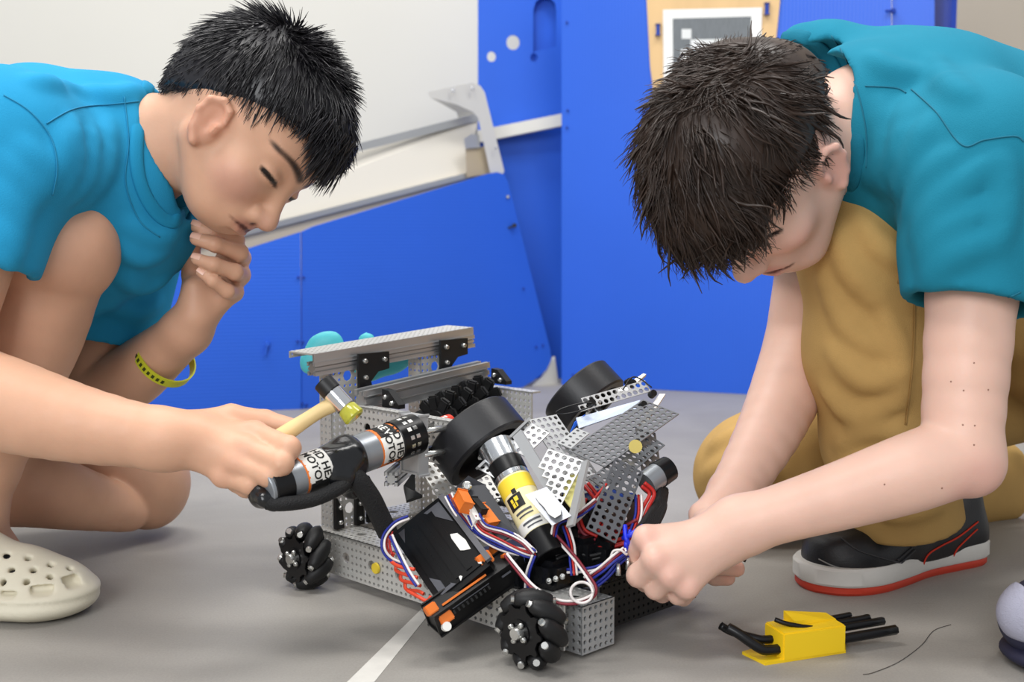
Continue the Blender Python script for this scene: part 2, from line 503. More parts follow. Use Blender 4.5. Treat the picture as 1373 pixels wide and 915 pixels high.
vpanel('front_panel', [(1196, -70), (1253, -70), (1253, 545), (1196, 541)], gE0 + Vector((0, .012, 0)), gE0 + Vector((.4, -.13, 0)), M_BV)
e0 = pl((1256, 500), gD0, gD1); bm = new(); b_box(bm, Matrix.Translation((e0.x + .006, e0.y + .06, .55)), .012, .16, 1.2); obj('panel_edge', bm, M_DKBLUE, goal)
# angled foot gusset by the inner corner
bm = new(); b_poly(bm, [pl(q, gB0 + Vector((0, .02, 0)), gB1 + Vector((0, .02, 0))) for q in [(741, 478), (746, 517), (712, 518), (726, 505)]], .01); obj('foot_gusset', fin(bm), M_ALUP, goal)
# rails along the ramp
off = Vector((0, .05, 0)); rB0, rB1 = gB0 + off, gB1 + off
lA = P(300, 323, 2.72); lB = pl((627, 236), rB0, rB1)
def rail(name, a, b, w_, h, m): return obj(name, one(b_bar, a, b, w_, h), m, goal)
rail('rail', P(150, 358, 2.66), pl((628, 235), rB0, rB1), .012, .014, M_ALU)
rail('rail_strip', P(150, 372, 2.67) , pl((655, 236), rB0, rB1), .012, .045, mat('tan_strip', '#c6b9a4', .55))
rail('rail', P(150, 282, 2.70), pl((641, 157), rB0 + off, rB1 + off), .016, .020, M_ALU)
# ramp chute: pale sheet between the rails
bm = new(); b_poly(bm, [P(150, 352, 2.70), pl((628, 232), rB0 + off * .3, rB1 + off * .3), pl((640, 163), rB0 + off * .9, rB1 + off * .9), P(150, 268, 2.82)], .004)
obj('ramp_sheet', fin(bm), mat('pale_sheet', '#cfcac0', .5), goal)
bp0, bp1 = gB0 + Vector((0, .015, 0)), gB1 + Vector((0, .015, 0))
bm = new(); b_poly(bm, [pl(q, bp0, bp1) for q in [(573, 124), (622, 113), (634, 111), (644, 115), (650, 124), (676, 229), (674, 234), (658, 236), (641, 158), (634, 150), (612, 140), (577, 131)]], .008, (0, -1, 0)); obj('corner_bracket', fin(bm), M_ALUP, goal)
b2_0, b2_1 = gB0 + Vector((-.01, .10, 0)), gB1 + Vector((-.01, .10, 0))
bm = new(); b_poly(bm, [pl(q, b2_0, b2_1) for q in [(578, 131), (616, 124), (640, 150), (640, 205), (628, 205), (612, 150)]], .006, (0, -1, 0)); obj('corner_bracket', fin(bm), mat('grey_plate', '#a6a5a1', .5), goal)
bm = new(); b_poly(bm, [pl(q, bp0 + Vector((0, .02, 0)), bp1 + Vector((0, .02, 0))) for q in [(624, 200), (652, 196), (662, 232), (626, 238)]], .03, (0, -1, 0)); obj('spacer_block', fin(bm), mat('tan_block', '#b5a68d', .6), goal)
bm = new(); b_poly(bm, [pl(q, bp0 + Vector((0, .012, 0)), bp1 + Vector((0, .012, 0))) for q in [(622, 186), (632, 180), (642, 181), (644, 198), (624, 199)]], .01, (0, -1, 0)); obj('clip', fin(bm), M_ALU, goal)
rail('cross_bar', pl((641, 184), gC0 + Vector((0, -.02, 0)), gC1 + Vector((0, -.02, 0))), pl((756, 161), gC0 + Vector((0, -.05, 0)), gC1 + Vector((0, -.05, 0))), .05, .032, M_ALUP)
def dot(px, py, p0, p1, r, m, name='screw', ln=.006):
    c = pl((px, py), p0, p1); obj(name, one(b_cyl, c + Vector((0, .002, 0)), c + Vector((0, -ln, 0)), r, r * .8, 8), m, goal)
M_SCR = mat('screw_steel', '#9a9a9c', .35, metal=.9)
for (x, y) in [(400, 372), (407, 372), (399, 458), (406, 459), (405, 541), (411, 543), (702, 387), (719, 465), (728, 463)]: dot(x, y, gB0, gB1, .0035, M_DKBLUE)
dot(681, 264, gB0, gB1, .005, M_SCR); dot(633, 118, gB0, gB1, .005, M_SCR); dot(607, 121, gB0, gB1, .005, M_SCR); dot(664, 198, gB0, gB1, .004, M_SCR)
for (x, y) in [(761, 148), (760, 171), (760, 30), (768, 503)]: dot(x, y, gD0, gD1, .0035, M_DKBLUE)
def ziptie(p, L_, m, d=(1, 0, 0)):
    d = Vector(d).normalized(); bm = new()
    b_bar(bm, p - d * L_ / 2, p + d * L_ / 2, .006, .004); b_box(bm, Matrix.Translation(p + d * L_ * .4), .010, .009, .010, .001)
    obj('zip_tie', fin(bm), m, goal)
ziptie(pl((358, 468), gA0, gA1) + Vector((0, -.006, 0)), .03, M_BLUE, (.25, 0, 1))
ziptie(pl((686, 304), gB0, gB1) + Vector((0, -.006, 0)), .02, M_BLK, (1, 0, .4))
ziptie(pl((1192, 15), gD0, gD1) + Vector((0, -.006, 0)), .02, M_DKBLUE)
# plywood board with the printed marker
of = Vector((0, -.02, 0))
M_WOOD = mat('plywood', '#d8b583', .55, var=.08, vscale=14, stretch=(1, 1, .08), bump=.03, bscale=60)
bm = new(); b_poly(bm, [pl(q, gD0 + of * .3, gD1 + of * .3) for q in [(864, -60), (1052, -60), (1040, 60), (1028, 150), (880, 150), (872, 90)]], .008, (0, -1, 0))
board = obj('marker_board', fin(bm), M_WOOD, goal)
def flat(name, quad, k, m, par):
    bm = new(); b_poly(bm, [pl(q, gD0 + of * k, gD1 + of * k) for q in quad], .0008, (0, -1, 0)); return obj(name, fin(bm), m, par)
flat('paper_sheet', [(889, 13), (1022, 10), (1018, 140), (890, 140)], .45, mat('paper', '#e6e6e4', .7), board)
flat('marker_print', [(902, 25), (1007, 22), (1005, 130), (903, 130)], .5, mat('marker_grey', '#6d7276', .7, var=.12, vscale=60, stretch=(6, 6, .6)), board)
M_PW = mat('marker_white', '#d9dbdb', .7)
for q in [[(914, 39), (927, 39), (927, 52), (914, 52)], [(926, 53), (993, 52), (993, 66), (926, 66)], [(913, 66), (922, 66), (922, 80), (913, 80)], [(940, 80), (966, 80), (966, 93), (940, 93)]]:
    flat('marker_cell', q, .55, M_PW, board)
for (x, y) in [(882, 40), (1028, 12)]:
    c = pl((x, y), gD0 + of * .5, gD1 + of * .5); bm = new(); b_bar(bm, c + Vector((0, 0, .014)), c - Vector((0, 0, .014)), .014, .008, (1, 0, 0), .003); obj('board_clip', fin(bm), mat('clip_blue', '#1b3f9c', .4), board)
adopt(goal)
for c in board.children: c.parent = board; c.matrix_parent_inverse = Matrix.Identity(4)
# ================================================================ people
SKIN_L, SKIN_R = '#d0a286', '#deb6a4'
class Head:
    def __init__(s, C, F, U):
        F = F.normalized(); U = (U - F * U.dot(F)).normalized(); L_ = U.cross(F)
        s.C = C; s.F, s.L, s.U = F, L_, U
        s.R = np.array([list(F), list(L_), list(U)], dtype=np.float32).T   # columns = axes
    def __call__(s, x, y, z): return s.C + s.F * x + s.L * y + s.U * z
    def rot(s, yaw=0, pitch=0, roll=0):
        E = Matrix.Rotation(yaw, 3, 'Z') @ Matrix.Rotation(pitch, 3, 'Y') @ Matrix.Rotation(roll, 3, 'X')
        return (s.R @ np.array(E, dtype=np.float32)).astype(np.float32)
def slit(f, sgn):
    xo = f.get('xo', 0) + f.get('ei', 0); z = f['eye'] - .0045
    return [(.0828 + xo, sgn * .022, z - .0005), (.0832 + xo, sgn * .029, z + .001), (.0770 + xo, sgn * .044, z + .002), (.0700 + xo, sgn * .050, z + .002)]
def head_node(H, f):
    """skull, jaw, cheeks, nose, lips, lids, ears. f: feature heights along the face"""
    n = Node(.022)
    ze, zn, zm, zc = f['eye'], f['nose'], f['mouth'], f['chin']
    xo = f.get('xo', 0); ei = f.get('ei', 0)
    n.ell(H(-.012, 0, .038), (.098, .076, .088), H.R)                        # cranium
    n.ell(H(.020, 0, .040), (.074, .069, .070), H.R)                         # forehead
    n.ell(H(.028 + xo, 0, -.022), (.056, .056, .062), H.R, k=.03)            # mid face
    n.ell(H(.052 + xo, 0, zc + .022), (.034, .036, .026), H.R, k=.03)        # chin
    for sgn in (-1, 1):
        n.cap(H(-.002, sgn * .058, zm + .025), H(.050 + xo, sgn * .026, zc + .018), .016, .013, k=.026)   # jaw line
        n.ell(H(.058 + xo, sgn * .038, ze - .026), (.022, .024, .020), H.R, k=.025)      # cheekbone
        n.ell(H(.070 + xo, sgn * .030, ze + .021), (.012, .022, .0085), H.R, k=.014)     # brow ridge
    n.ell(H(.074 + xo, 0, ze + .022), (.012, .018, .012), H.R, k=.02)                     # glabella
    for sgn in (-1, 1):
        n.ell(H(.090 + xo + ei, sgn * .033, ze), (.016, .018, .010), H.R, k=.012, op=-1)       # eye hollow
        n.ell(H(.0655 + xo + ei, sgn * .033, ze - .001), (.0170, .0180, .0125), H.R, k=.004)   # lid over the eyeball
        n.chain([H(*q) for q in slit(f, sgn)], [.0016] * 4, k=.002, op=-1)
    nx = f.get('nx', .112) + xo
    n.cap(H(.080 + xo, 0, ze + .008), H(nx - .008, 0, zn + .004), .0075, .0095, k=.014)    # bridge
    n.ell(H(nx - .011, 0, zn + .001), (.0125, .0125, .0105), H.R, k=.008)
    for sgn in (-1, 1):
        n.ell(H(nx - .021, sgn * .0135, zn - .002), (.0115, .0075, .0085), H.R, k=.006)    # wings
        n.ell(H(nx - .015, sgn * .0065, zn - .0105), (.005, .003, .004), H.R, k=.003, op=-1)
        n.cap(H(nx - .022, sgn * .0215, zn + .004), H(nx - .026, sgn * .020, zn - .009), .0014, k=.004, op=-1)
    n.ell(H(.076 + xo, 0, zm + .004), (.016, .026, .016), H.R, k=.016)                     # muzzle
    n.cap(H(.0905 + xo, 0, zm + .0055), H(.081 + xo, .019, zm + .001), .0056, .0025, k=.004)
    n.cap(H(.0905 + xo, 0, zm + .0055), H(.081 + xo, -.019, zm + .001), .0056, .0025, k=.004)
    n.cap(H(.0885 + xo, -.008, zm - .006), H(.0885 + xo, .008, zm - .006), .0064, k=.005)
    n.chain([H(.080 + xo, -.024, zm - .001), H(.094 + xo, -.008, zm), H(.0955 + xo, 0, zm), H(.094 + xo, .008, zm), H(.080 + xo, .024, zm - .001)], [.0014] * 5, k=.0025, op=-1)
    n.cap(H(.086 + xo, -.008, zm - .016), H(.086 + xo, .008, zm - .016), .004, k=.008, op=-1)
    es = f.get('es', .9)
    for sgn in (-1, 1):                                                      # ears
        e = lambda x, z, y=0: H(f.get('ex', -.002) + x * es, sgn * (.076 + y * es), f.get('ez', -.002) + z * es)
        n.ell(e(-.004, .002, -.001), (.019 * es, .008 * es, .030 * es), H.rot(sgn * -.35, -.2, 0), k=.006)
        n.ell(e(.002, .004, .007), (.010 * es, .006 * es, .018 * es), H.rot(sgn * -.35, -.2, 0), k=.004, op=-1)
        n.chain([e(.012, .012, .001), e(.006, .027, .004), e(-.008, .031, .008), e(-.020, .020, .011), e(-.020, .002, .010), e(-.010, -.018, .005), e(.002, -.028, .001)],
                [.0030, .0036, .004, .004, .0038, .0045, .0058], k=.004)
        n.cap(e(.010, -.004, .001), e(.009, .002, .002), .004, k=.004)
    return n
def face_spots(H, f, lips, brow, blush, ear):
    ze, zn, zm, zc = f['eye'], f['nose'], f['mouth'], f['chin']; xo = f.get('xo', 0); sp = []
    sp.append((H(.090 + xo, 0, zm + .001), (.022, .029, .015), H.R, lips, .8))
    for q in catmull([Vector((.080, -.025, -.001)), Vector((.093, -.009, 0)), Vector((.0945, 0, 0)), Vector((.093, .009, 0)), Vector((.080, .025, -.001))], 4): sp.append((H(q.x + xo, q.y, q.z + zm), (.007, .006, .0034), H.R, '#5a2c26', .8))  # mouth line: shade between the lips put into the skin colour
    for sgn in (-1, 1): sp.append((H(f.get('nx', .112) + xo - .015, sgn * .0065, zn - .0115), (.006, .0045, .004), H.R, '#4a2620', .9))  # nostrils: darkness of the hollows painted into the colour
    for sgn in (-1, 1):
        sp.append((H(.062 + xo, sgn * .045, ze - .034), (.04, .035, .03), H.R, blush, .5))
        sp.append((H(f.get('ex', -.002) - .002, sgn * .082, f.get('ez', -.002)), (.034, .022, .042), H.R, ear, .6))
        if brow:
            for t in np.linspace(0, 1, 9):
                sp.append((H(.0850 + xo - .022 * t * t, sgn * (.010 + .044 * t), ze + .0200 + .006 * math.sin(t * 2.4)), (.020, .0090, .0078 - .003 * t), H.R, brow, .95))
            ps = catmull([Vector(q) for q in slit(f, sgn)], 4)
            for q in ps: sp.append((H(*q), (.007, .0065, .0040), H.R, '#1a1210', 1))
    sp.append((H(f.get('nx', .112) + xo - .01, 0, zn), (.018, .02, .014), H.R, blush, .5))
    return sp
def finger(hand, pts, rs, k=.006):
    n = Node(.003); n.chain(pts, rs)
    for p, r in zip(pts[1:-1], rs[1:-1]): n.ell(p, (r * 1.06,) * 3, k=.002)
    hand.child(n, k); return n
def nail(me_list, tip, prev, back, r, par, m):
    """fingernail plate on the back of the fingertip"""
    d = (tip - prev).normalized(); b = (back - d * back.dot(d)).normalized(); s_ = d.cross(b)
    bm = new(); rows = []
    for i in range(4):
        row = []
        for j in range(5):
            a = (j - 2) / 2 * .85; t = i / 3
            row.append(bm.verts.new(tip + d * (r * .75 - r * 1.5 * (1 - t)) + (b * math.cos(a) + s_ * math.sin(a)) * (r * (1.035 - .12 * t * t))))
        rows.append(row)
    for A, B in zip(rows, rows[1:]):
        for j in range(4): bm.faces.new((A[j], A[j + 1], B[j + 1], B[j]))
    obj('fingernail', bm, m, par, smooth=True)
def strands(roots, dirfn, lenfn, rad, seg=5, grav=(0, 0, -1), jit=.25, curl=0, seed=1, gravk=.5):
    """tapered three-sided hair strands -> vertices, quads"""
    rg = np.random.default_rng(seed)
    N = len(roots); pos = np.array(roots, dtype=np.float64)
    d = dirfn(pos) + rg.normal(0, jit, (N, 3)); d /= np.linalg.norm(d, axis=1)[:, None]
    Ls = lenfn(pos) * rg.uniform(.7, 1.1, N)
    ph = rg.uniform(0, 6.28, N); crl = rg.normal(0, 1, (N, 3))
    if curl:
        ph = 1.6 * np.sin(pos @ np.array([90, 60, 75.])) + rg.normal(0, .35, N); crl = np.stack([np.sin(pos @ np.array([110, 70, -50.]) + 1), np.sin(pos @ np.array([-60, 120, 80.]) + 2), .6 * np.sin(pos @ np.array([70, -90, 110.]))], 1) + rg.normal(0, .2, (N, 3))
    V, Q = [], []
    g = np.array(grav)
    side = np.cross(d, rg.normal(0, 1, (N, 3))); side /= np.linalg.norm(side, axis=1)[:, None]
    cur = pos.copy(); rings = []
    for i in range(seg + 1):
        t = i / seg
        s2 = np.cross(d, side); s2 /= np.linalg.norm(s2, axis=1)[:, None]
        r = rad * (1 - .85 * t ** 1.5)
        for a in range(3):
            an = 2 * math.pi * a / 3
            rings.append(cur + (side * math.cos(an) + s2 * math.sin(an)) * r)
        step = Ls / seg
        cur = cur + d * step[:, None]
        d = d + g * gravk / seg + curl * crl * np.sin(ph + t * 5)[:, None] / seg
        d /= np.linalg.norm(d, axis=1)[:, None]
    R = np.stack(rings, 1)                 # N, 3*(seg+1), 3
    m = 3 * (seg + 1)
    loc = []
    for i in range(seg):
        for a in range(3):
            b = (a + 1) % 3
            loc.append((i * 3 + a, i * 3 + b, i * 3 + 3 + b, i * 3 + 3 + a))
    loc = np.array(loc)
    Q = (np.arange(N) * m)[:, None, None] + loc[None]
    return R.reshape(-1, 3), Q.reshape(-1, 4)
def loc2w(H, p): return np.array(H.C) + p @ H.R.T
def dir2w(H, d): return d @ H.R.T
def hair_sets(H, cap_node, N, comb, lenf, lift, rad, jit, seed, grav=(0, 0, -1), gravk=.4, curl=0, seg=5, mask=None):
    """strands rooted all over the hair cap, combed along comb(p) in the head's frame"""
    me = cap_node.mesh('tmp', .004, 1); p = verts_np(me)
    nn = np.empty(len(me.vertices) * 3, dtype=np.float32); me.vertices.foreach_get('normal', nn); nn = nn.reshape(-1, 3)
    bpy.data.meshes.remove(me)
    rg = np.random.default_rng(seed)
    if mask is not None:
        ok = mask((p - np.array(H.C)) @ H.R); p, nn = p[ok], nn[ok]
    ix = rg.integers(0, len(p), N)
    pl_ = (p[ix] - np.array(H.C)) @ H.R; nl = nn[ix] @ H.R
    pl_ = pl_ - nl * .004 + rg.normal(0, .0015, pl_.shape)
    d = comb(pl_); d = d - nl * (d * nl).sum(1)[:, None]; d /= np.linalg.norm(d, axis=1)[:, None] + 1e-6
    d = d + nl * np.asarray(lift(pl_))[:, None]
    v, q = strands(pl_, lambda _: d, lenf, rad, seg, grav=grav, jit=jit, seed=seed, gravk=gravk, curl=curl)
    return [(loc2w(H, v), q)]
def hair_obj(name, H, cap_node, sets, m, par, vox=.003):
    me = cap_node.mesh(name, vox, 1)
    V = [verts_np(me)]; nv = len(me.vertices)
    q = np.empty(len(me.polygons) * 4, dtype=np.int32); me.polygons.foreach_get('vertices', q); Qs = [q.reshape(-1, 4)]
    bpy.data.meshes.remove(me)
    for (v, qd) in sets: V.append(v); Qs.append(qd + nv); nv += len(v)
    return obj(name, np_mesh(name, np.concatenate(V), np.concatenate(Qs)), m, par)
from mathutils.bvhtree import BVHTree
BVS = {}
def bvh(me_, keep=True):
    k = me_.name_full
    if keep and k in BVS: return BVS[k]
    q = np.empty(len(me_.polygons) * 4, dtype=np.int32); me_.polygons.foreach_get('vertices', q)
    b_ = BVHTree.FromPolygons(verts_np(me_).tolist(), q.reshape(-1, 4).tolist())
    if keep: BVS[k] = b_
    return b_
M_NAIL = mat('nail', '#e2b5a0', .3, sss=.1)
M_HAIRL = mat('black_hair', '#17151a', .38, spec=.6)
M_HAIRR = mat('brown_hair', '#34261e', .42, spec=.5, var=.25, vscale=30)
def fold_px(node, paths, vox=.008, k=.014, sink=.45):
    """raised cloth folds along pixel paths, laid on the surface modelled so far"""
    me_ = node.mesh('tmp', vox, 1)
    bv = bvh(me_, False)
    bpy.data.meshes.remove(me_); o = Vector((0, 0, HC))
    for (path, r) in paths:
        out = []
        for p in catmull([P(x_, y_, 1) for x_, y_ in path], 3):
            h_ = bv.ray_cast(o, (p - o).normalized())
            if h_[0] is not None and h_[1].dot(p - o) < 0: out.append(h_[0] - h_[1] * abs(r) * sink)
            elif out: break
        if len(out) < 3: continue
        n = len(out); rs = [abs(r) * (.35 + .65 * math.sin(math.pi * (i + .5) / n)) for i in range(n)]
        if node.late is None: node.late = Node(k)
        node.late.chain(out, rs, k=k, op=1 if r > 0 else -1)
def fold(n, pts, r, k, op=1):
    n.chain(pts, [r * .5] + [r] * (len(pts) - 2) + [r * .5] if len(pts) > 2 else [r, r * .6], k=k, op=op)
def cloth_post(amp, sc, seed):
    rg = np.random.default_rng(seed); ks = rg.normal(0, 1, (7, 3)); ks /= np.linalg.norm(ks, axis=1)[:, None]; ks *= rg.uniform(.6, 1.6, 7)[:, None] * sc; ph = rg.uniform(0, 6.28, 7)
    ks = ks.astype(np.float32)
    return lambda p: amp * sum(np.sin(p @ ks[i] + ph[i]) for i in range(7)) / 3.5

# ---------------------------------------------------------------- person with hammer
HL = Head(P(316, 184, 1.35), DIR(.628, -.748, .21), DIR(.766, .643, -.02))
FL = dict(eye=.006, nose=-.034, mouth=-.056, chin=-.082, ex=.010, ez=-.008, ei=.007)
pL = empty('person', Z(60, 800), 'person in bright blue T-shirt and cream clog, kneeling with a small hammer', 'person')
M_SKINL = mat('skin_tan', SKIN_L, .48, attr='Col', sss=.18, var=.05, vscale=25, bump=.06, bscale=350, spec=.4)
body = Node(.03)
chest = P(80, 235, 1.40); nb = P(165, 205, 1.385); pelv = P(-170, 330, 1.44)
shR, shF = P(2, 200, 1.235), P(190, 255, 1.53)
body.cap(chest, pelv, .125, .13, flat=(DIR(.4, .9, 0), .75))
body.cap(shR.lerp(chest, .25), shF.lerp(chest, .25), .06, .06)
body.cap(nb, chest, .07, .09)
neck = body
neck.cap(HL(-.035, 0, -.030), nb, .050, .056, k=.025)
neck.cap(HL(-.020, 0, -.055), P(180, 222, 1.38), .036, .042, k=.02)
hd = head_node(HL, FL)
body.child(hd, .016)
# near arm + fist
elR, wrR = P(-95, 505, 1.20), P(222, 590, 1.15)
armR = Node(.018)
armR.cap(shR, elR, .050, .043)
armR.limb([elR, P(0, 540, 1.19), P(110, 570, 1.165), wrR], [.046, .0465, .037, .0275])
armR.ell(elR, (.044,) * 3)
MCR = [P(341, 582, 1.165), P(330, 602, 1.145), P(316, 620, 1.14), P(300, 638, 1.145)]
armR.cap(wrR, P(262, 590, 1.155), .0275, .026)
for q, r in zip(MCR, (.0125, .013, .012, .0105)): armR.cap(P(258, 592, 1.16), q, .020, r, k=.010)
for q in MCR: armR.ell(q + DIR(0, 0, .003), (.0105,) * 3, k=.006)
FR = [[MCR[0], P(387, 601, 1.135), P(386, 612, 1.158), P(366, 614, 1.168)],
      [MCR[1], P(377, 622, 1.125), P(374, 632, 1.148), P(352, 632, 1.16)],
      [MCR[2], P(362, 639, 1.125), P(358, 647, 1.146), P(338, 645, 1.156)],
      [MCR[3], P(336, 650, 1.132), P(330, 656, 1.148), P(314, 650, 1.155)]]
for pts, r in zip(FR, (.0102, .0103, .0097, .0085)): finger(armR, pts, [r * 1.2, r * 1.12, r, r * .88], .005)
finger(armR, [P(262, 575, 1.175), P(310, 562, 1.19), P(355, 566, 1.197), P(389, 573, 1.192)], [.018, .0145, .012, .0098], .012)
body.child(armR, .03)
# far arm + hand at the chin
elF, wrF = P(128, 528, 1.53), P(252, 442, 1.435)
armF = Node(.018)
armF.cap(shF, elF, .047, .043)
armF.limb([elF, P(175, 505, 1.50), P(215, 474, 1.465), wrF], [.042, .040, .033, .0265])
MCF = [P(314, 326, 1.45), P(323, 346, 1.45), P(323, 369, 1.44), P(314, 392, 1.425)]
armF.cap(wrF, P(266, 420, 1.43), .027, .024)
for q in MCF: armF.cap(P(270, 416, 1.43), q, .018, .0115, k=.010)
armF.cap(P(262, 425, 1.42), P(262, 388, 1.42), .018, .015, k=.012)
FF = [[MCF[0], P(316, 322, 1.405), P(286, 312, 1.39), P(263, 304, 1.388)],
      [MCF[1], P(321, 339, 1.40), P(289, 328, 1.378), P(263, 321, 1.378)],
      [MCF[2], P(315, 365, 1.39), P(287, 355, 1.372), P(264, 348, 1.374)],
      [MCF[3], P(305, 391, 1.388), P(286, 377, 1.376), P(270, 366, 1.377)]]
for pts, r in zip(FF, (.0092, .0094, .0088, .0078)): finger(armF, pts, [r * 1.2, r * 1.1, r * .98, r * .82], .006)
TH_F = [P(262, 412, 1.43), P(258, 368, 1.44), P(256, 330, 1.425), P(259, 303, 1.41)]
finger(armF, TH_F, [.016, .0125, .0108, .0085], .012)
body.child(armF, .03)
# legs
hipN, knN, anN = P(-190, 400, 1.36), P(76, 336, 1.315), P(-48, 700, 1.33)
legN = Node(.03)
legN.cap(hipN, knN, .085, .062)
legN.ell(P(84, 322, 1.305), (.054, .056, .056)); legN.ell(P(66, 330, 1.31), (.056, .055, .060))
legN.limb([knN, P(38, 440, 1.325), P(0, 540, 1.335), anN], [.056, .060, .052, .036])
legN.cap(anN, Z(-20, 800) + Vector((0, .03, .04)), .035, .03)
body.child(legN, .03)
hipF, knF = P(-120, 520, 1.50), P(188, 640, 1.625)
legF = Node(.025)
legF.limb([hipF, P(60, 578, 1.60), knF], [.085, .076, .060])
legF.ell(P(203, 655, 1.63), (.047, .055, .054))
shin = Node(.02)
shin.limb([P(172, 685, 1.58), P(100, 668, 1.515), P(20, 652, 1.49), P(-110, 660, 1.49)], [.028, .040, .050, .046])
legF.child(shin, .004)
body.child(legF, .03)
me = body.mesh('body', .0026, 2)
paint(me, SKIN_L, face_spots(HL, FL, '#b57868', '#2a1d18', '#cb9686', '#c98e76') + [
    (knN + DIR(.2, .4, .6) * .05, (.08, .08, .08), None, '#d3a78f', .5)] +
    [(q + DIR(0, 0, .01), (.016,) * 3, None, '#d09e84', .5) for q in MCR])
bodyL = obj('body', me, M_SKINL, pL)
for pts, r in zip(FF, (.0078, .0079, .0074, .0066)): nail(None, pts[3], pts[2], DIR(-.2, .75, .55), r, bodyL, M_NAIL)
# hair
cap = Node(.014)
cap.ell(HL(-.014, 0, .050), (.104, .081, .088), HL.R); cap.ell(HL(.024, 0, .062), (.078, .072, .064), HL.R)
cap.ell(HL(-.050, 0, .014), (.064, .066, .062), HL.R)
cap.cut(HL(.040, 0, .048), HL.U * -1 + HL.F * .62, .01)
cap.cut(HL(-.030, 0, -.034), HL.U * -1 + HL.F * .25, .01)
for sgn in (-1, 1): cap.ell(HL(.012, sgn * .090, -.010), (.026, .024, .032), HL.R, op=-1, k=.006)
def combL(p):
    x, y, z = p.T
    d = np.stack([.9 + 0 * x, y * 3, -.25 + 0 * x], 1)                        # crown: forward
    d[:, 2] -= np.clip((x - .02) / .05, 0, 1.6)
    lat = np.clip((np.abs(y) - .035) / .03, 0, 1)[:, None]
    d = d * (1 - lat) + lat * np.stack([.55 + 0 * x, 0 * y, -.85 + 0 * x], 1)
    bk = np.clip((-.03 - x) / .03, 0, 1)[:, None]
    return d * (1 - bk) + bk * np.stack([-.1 + 0 * x, y * 1.5, -1 + 0 * x], 1)
def lenL(p):
    x, y, z = p.T
    return np.where(x > .045, np.where(np.abs(y) > .04, .024, .036), np.where(z < .045, .017, .034))
setsL = hair_sets(HL, cap, 9000, combL, lenL, lambda p: .22 + 1.1 * np.clip((p[:, 2] - .10) / .04, 0, 1) * (p[:, 0] < .03), .0011, .14, 4, grav=(0, 0, -1), gravk=.35)
fr = np.stack([rng.uniform(.070, .098, 1100), rng.uniform(-.058, .058, 1100), rng.uniform(.072, .100, 1100)], 1)
fr[:, 0] -= (np.abs(fr[:, 1]) / .07) ** 2 * .03
v2, q2 = strands(fr, lambda p: np.stack([.35 + 0 * p[:, 0], p[:, 1] * 3, -.85 + 0 * p[:, 0]], 1), lambda p: .048 - .022 * (np.abs(p[:, 1]) > .035), .0012, 6, grav=(-.15, 0, -1), jit=.11, seed=9, gravk=.5)
hair_obj('hair', HL, cap, setsL + [(loc2w(HL, v2), q2)], M_HAIRL, pL)
# shirt
M_SHL = mat('blue_cotton', '#2591c0', .85, bump=.25, bscale=900, var=.03, vscale=20, spec=.2)
sh = Node(.03)
sh.cap(chest, pelv, .150, .16, flat=(DIR(.4, .9, 0), .80))
sh.cap(shR.lerp(chest, .12), shF.lerp(chest, .12), .082, .080)
sh.cap(P(150, 200, 1.385), chest, .086, .12)
sh.cap(P(150, 270, 1.41), P(20, 330, 1.42), .11, .12)
sh.cap(P(205, 290, 1.44), P(160, 300, 1.44), .052, .07)
slR = Node(.012)
slR.cap(shR, shR.lerp(elR, .60), .080, .072)
se = shR.lerp(elR, .50); ad = (elR - shR).normalized()
slR.cut(se, ad); slR.cap(shR.lerp(elR, .42), elR, .058, .066, op=-1, k=.003)
sh.child(slR, .03)
slF = Node(.012)
slF.cap(shF, shF.lerp(elF, .80), .070, .066)
slF.cut(shF.lerp(elF, .74), elF - shF); slF.cap(shF.lerp(elF, .6), elF, .055, .058, op=-1, k=.003)
sh.child(slF, .03)
fold_px(sh, [([(78, 262), (95, 225), (100, 165)], .012), ([(92, 268), (118, 232), (126, 172)], .011), ([(112, 272), (140, 225), (146, 165)], .010), ([(62, 250), (80, 215), (84, 180)], .009),
    ([(10, 215), (35, 250), (38, 285)], .010), ([(2, 250), (20, 290), (24, 330)], .010), ([(0, 300), (12, 330), (14, 355)], .009), ([(30, 195), (56, 225), (58, 262)], .009),
    ([(165, 330), (190, 345), (222, 335)], .010), ([(160, 370), (190, 385), (224, 372)], .010), ([(150, 410), (180, 420), (212, 405)], .009), ([(170, 300), (205, 318), (235, 312)], .009),
    ([(120, 120), (150, 128), (185, 118)], .008), ([(40, 110), (70, 112), (110, 125)], .008)])
sh.post.append(cloth_post(.0024, 50, 5))
nd = (nb - HL(-.02, 0, -.05)).normalized()
sh.cap(P(262, 195, 1.375), P(150, 205, 1.385), .068, .050, op=-1, k=.006)
sh.cap(P(262, 235, 1.38), P(205, 262, 1.39), .048, .036, op=-1, k=.006)
me = sh.mesh('t_shirt', .0040, 3)
shL = obj('t_shirt', me, M_SHL, pL)
def seam(pts, par, m, r=.0008):
    bv = bvh(par.data)
    o = Vector((0, 0, HC)); out = []
    for p in catmull(pts, 8):
        hit = bv.ray_cast(o, (p - o).normalized())
        if hit[0] is not None: out.append(hit[0] + hit[1] * .0006)
    if len(out) > 2:
        bm = new(); b_tube(bm, out, r, 5, 0); obj('seam', fin(bm), m, par)
